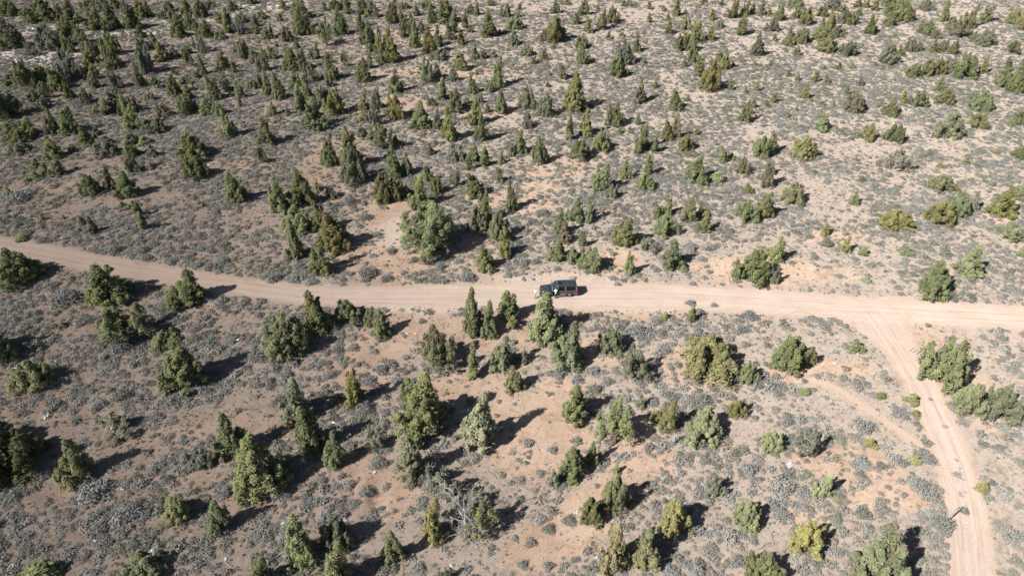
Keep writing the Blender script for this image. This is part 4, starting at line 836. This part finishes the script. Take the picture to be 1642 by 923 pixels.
for s_ in (-1, 1):
    bm = bmesh.new(); box(bm, (2.66, s_ * .66, .86), (.10, .34, .17)); bmesh.ops.bevel(bm, geom=bm.edges[:], offset=.03, segments=2, affect='EDGES'); bm_obj('headlight', bm, M_LENS, car)
    bm = bmesh.new(); box(bm, (-2.69, s_ * .91, .98), (.09, .10, .42)); bmesh.ops.bevel(bm, geom=bm.edges[:], offset=.02, segments=1, affect='EDGES'); bm_obj('taillight', bm, M_RED, car)
    bm = bmesh.new(); box(bm, (0.98, s_ * 1.09, 1.2), (.13, .22, .17)); bmesh.ops.bevel(bm, geom=bm.edges[:], offset=.04, segments=2, affect='EDGES'); bm_obj('wing_mirror', bm, M_PAINT, car)
    bm = bmesh.new(); box(bm, (0.02, s_ * 1.04, .36), (2.0, .16, .05)); bmesh.ops.bevel(bm, geom=bm.edges[:], offset=.015, segments=1, affect='EDGES'); bm_obj('running_board', bm, M_CHROME, car)
    V, Fq = tubes([((0.2, s_ * .70, 1.92), (-2.35, s_ * .70, 1.92), .022, .022)], 6); rk = mesh_obj('roof_rail', np_mesh('roof_rail', V, Fq, [M_CHROME], True), car)
for xx in (0.05, -0.75, -1.55, -2.2):
    bm = bmesh.new(); box(bm, (xx, 0, 1.93), (.08, 1.4, .035)); bm_obj('rack_crossbar', bm, M_DARK, car)
bm = bmesh.new(); box(bm, (-.2, 0, 1.885), (.55, .8, .02)); bm_obj('moonroof', bm, M_GLASS, car)
bm = bmesh.new(); box(bm, (-.1, 0, .45), (5.0, 1.5, .14)); bm_obj('chassis', bm, M_DARK, car)
bm = bmesh.new(); box(bm, (1.85, 0, .78), (1.5, 1.05, .5)); bm_obj('engine_bay', bm, M_DARK, car)
for sx in (0.45, -0.55, -1.45):
    st = empty('seat', (0, 0, 0), parent=car)
    for s_ in (-.42, .42):
        bm = bmesh.new(); box(bm, (sx, s_, .75), (.5, .55, .22)); box(bm, (sx - .28, s_, 1.1), (.14, .52, .7)); bm_obj('seat_cushion', bm, M_DARK, st)
def lathe(prof, n=24):
    V = []; F = []
    for (r, yy) in prof:
        for k in range(n): th = 2 * math.pi * k / n; V.append((r * math.cos(th), yy, r * math.sin(th)))
    for i in range(len(prof) - 1):
        for k in range(n): F.append((i * n + k, i * n + (k + 1) % n, (i + 1) * n + (k + 1) % n, (i + 1) * n + k))
    return np.array(V), np.array(F)
Vt_, Ft_ = lathe([(.24, -.12), (.34, -.13), (.385, -.10), (.39, 0), (.385, .10), (.34, .13), (.24, .12)])
tyre = np_mesh('tyre', Vt_, Ft_, [M_RUB], True)
Vr_, Fr_ = lathe([(.01, .07), (.07, .09), (.09, .06), (.20, .05), (.235, .115), (.25, .115), (.25, -.10)]); segs = []
rim = np_mesh('rim', Vr_, Fr_, [M_CHROME], True)
for wx in WB:
    for s_ in (-1, 1):
        wr = empty('wheel', (wx, s_ * 0.86, .39), parent=car); mesh_obj('tyre', tyre, wr); r_ = mesh_obj('rim', rim, wr)
        if s_ < 0: wr.rotation_euler = (0, 0, math.pi)
# open driver's door, hinged at its front edge
dr_ = empty('front_door', (1.01, 0.98, 0), R(62), car); 
bm = bmesh.new(); box(bm, (-.41, -.03, .78), (.80, .06, .62)); bmesh.ops.bevel(bm, geom=bm.edges[:], offset=.02, segments=1, affect='EDGES'); bm_obj('door_panel', bm, M_PAINT, dr_)
V, Fq = tubes([((-.01, -.02, 1.1), (-.42, -.12, 1.68), .025, .025), ((-.42, -.12, 1.68), (-.8, -.12, 1.70), .025, .025), ((-.8, -.12, 1.70), (-.8, -.02, 1.1), .025, .025)], 5)
mesh_obj('window_frame', np_mesh('window_frame', V, Fq, [M_CHROME], True), dr_)
bm = bmesh.new(); f = [bm.verts.new(p) for p in ((-.06, -.035, 1.1), (-.78, -.035, 1.1), (-.78, -.115, 1.66), (-.44, -.115, 1.66))]; bm.faces.new(f); bmesh.ops.solidify(bm, geom=bm.faces[:], thickness=.008); bm_obj('door_glass', bm, M_GLASS, dr_)

# ---------------------------------------------------------------- people
def skin_obj(name, verts, edges, radii, mat, parent, sub=1, root=0):
    me = bpy.data.meshes.new(name); me.from_pydata(verts, edges, []); me.update()
    o = mesh_obj(name, me, parent); me.materials.append(mat)
    md = o.modifiers.new('skin', 'SKIN'); md.use_smooth_shade = True
    if not me.skin_vertices: 
        bpy.context.view_layer.objects.active = o
    sv = me.skin_vertices[0].data if me.skin_vertices else None
    if sv:
        for i, r in enumerate(radii): sv[i].radius = r if isinstance(r, tuple) else (r, r); sv[i].use_root = (i == root)
    ss = o.modifiers.new('sub', 'SUBSURF'); ss.levels = sub; ss.render_levels = sub
    return o
M_SKIN = plain('skin', (0.50, 0.29, 0.21), 0.55, var=0.06)
def person(loc, rz, label, top_col, leg_col, hair_col, lean=0.0, arm=0.0):
    root = tag(empty('person', loc, rz), label, 'person')
    mt, ml, mh, ms = [plain('cloth_%s_%d' % (k, int(loc[0] * 10)), c, 0.85, var=0.1) for k, c in (('top', top_col), ('legs', leg_col), ('hair', hair_col), ('shoe', (0.06, 0.05, 0.045)))]
    lx_ = lambda z_: lean * max(0, z_ - 0.95)          # forward lean from the hips, +x forward
    P = []; E = []; Rr = []
    def v(p, r, c=None):
        P.append((p[0] + lx_(p[2]), p[1], p[2])); Rr.append(r)
        if c is not None: E.append((c, len(P) - 1))
        return len(P) - 1
    pel = v((0, 0, .95), (.13, .15)); wst = v((0, 0, 1.10), (.11, .14), pel); ch = v((0, 0, 1.30), (.12, .17), wst); nk0 = v((0, 0, 1.45), (.07, .09), ch)
    nk = v((.01, 0, 1.52), .055, nk0); hd = v((.03, 0, 1.62), (.09, .075), nk); ht = v((.02, 0, 1.73), (.085, .07), hd)
    nose = v((.125, 0, 1.63), .014, hd)
    for s in (-1, 1):
        ear = v((.02, s * .085, 1.63), .015, hd)
        sh = v((0, s * .19, 1.40), .065, ch); el = v((.03 + .16 * arm, s * .25, 1.14 + .06 * arm), .045, sh); wr = v((.10 + .32 * arm, s * .24, .93 + .22 * arm), .033, el)
        pl = v((.12 + .38 * arm, s * .235, .86 + .24 * arm), (.022, .04), wr)
        bx, bz = .12 + .38 * arm, .86 + .24 * arm
        for k, (o_, L) in enumerate(((-.03, .075), (-.01, .09), (.012, .085), (.03, .065))):
            k1 = v((bx + .02 + .05 * arm, s * .235 + o_, bz - .045 * (1 - arm)), .009, pl); v((bx + .045 + .05 * arm, s * .235 + o_ * .9, bz - L), .008, k1)
        v((bx + .055, s * .20, bz - .01), .011, pl)
        hp = v((0, s * .10, .90), .095, pel); kn = v((.03, s * .12, .50), .06, hp); an = v((-.01, s * .13, .09), .04, kn); v((.14, s * .14, .04), .035, an)
    skin_obj('body', P, E, Rr, M_SKIN, root, 1)
    # clothing follows the body
    q = lambda p: (p[0] + lx_(p[2]), p[1], p[2])
    cv = [q(p) for p in ((0, 0, .92), (0, 0, 1.10), (0, 0, 1.30), (0, 0, 1.46), (0, -.19, 1.40), (.02 + .08 * arm, -.24, 1.20), (.03 + .16 * arm, -.25, 1.12 + .06 * arm), (0, .19, 1.40), (.02 + .08 * arm, .24, 1.20), (.03 + .16 * arm, .25, 1.12 + .06 * arm))]
    skin_obj('shirt', cv, [(0, 1), (1, 2), (2, 3), (2, 4), (4, 5), (5, 6), (2, 7), (7, 8), (8, 9)], [(.155, .175), (.135, .165), (.145, .195), (.085, .10), .085, .075, .07, .085, .075, .07], mt, root)
    tv = [q(p) for p in ((0, 0, .96), (0, 0, .90), (0, -.10, .86), (.03, -.12, .50), (0, -.13, .12), (0, .10, .86), (.03, .12, .50), (0, .13, .12))]
    skin_obj('trousers', tv, [(0, 1), (1, 2), (2, 3), (3, 4), (1, 5), (5, 6), (6, 7)], [(.15, .17), (.15, .17), .115, .085, .075, .115, .085, .075], ml, root)
    hv = [q(p) for p in ((-.02, 0, 1.63), (-.01, 0, 1.71), (.01, 0, 1.765))]
    skin_obj('hair', hv, [(0, 1), (1, 2)], [(.085, .09), (.095, .088), (.06, .06)], mh, root)
    for s in (-1, 1):
        skin_obj('shoe', [(-.05, s * .13, .055), (.06, s * .135, .05), (.17, s * .14, .045)], [(0, 1), (1, 2)], [.055, .055, .042], ms, root)
    return root
px_, py_, pz_, _ = ground_at(858, 478.5)
person((px_, py_, pz_ + .045), R(20), 'person in a white top standing on the road in front of the parked car', (0.80, 0.80, 0.80), (0.26, 0.27, 0.28), (0.30, 0.22, 0.14))
cw = car.matrix_basis @ Vector((0.50, 1.22, 0)); pz_ = float(terrain(cw.x, cw.y))
person((cw.x, cw.y, pz_ + .045), yaw - R(80), 'person in pale shirt and dark trousers leaning in at the open car door', (0.55, 0.60, 0.64), (0.03, 0.04, 0.06), (0.32, 0.16, 0.10), lean=0.25, arm=0.7)
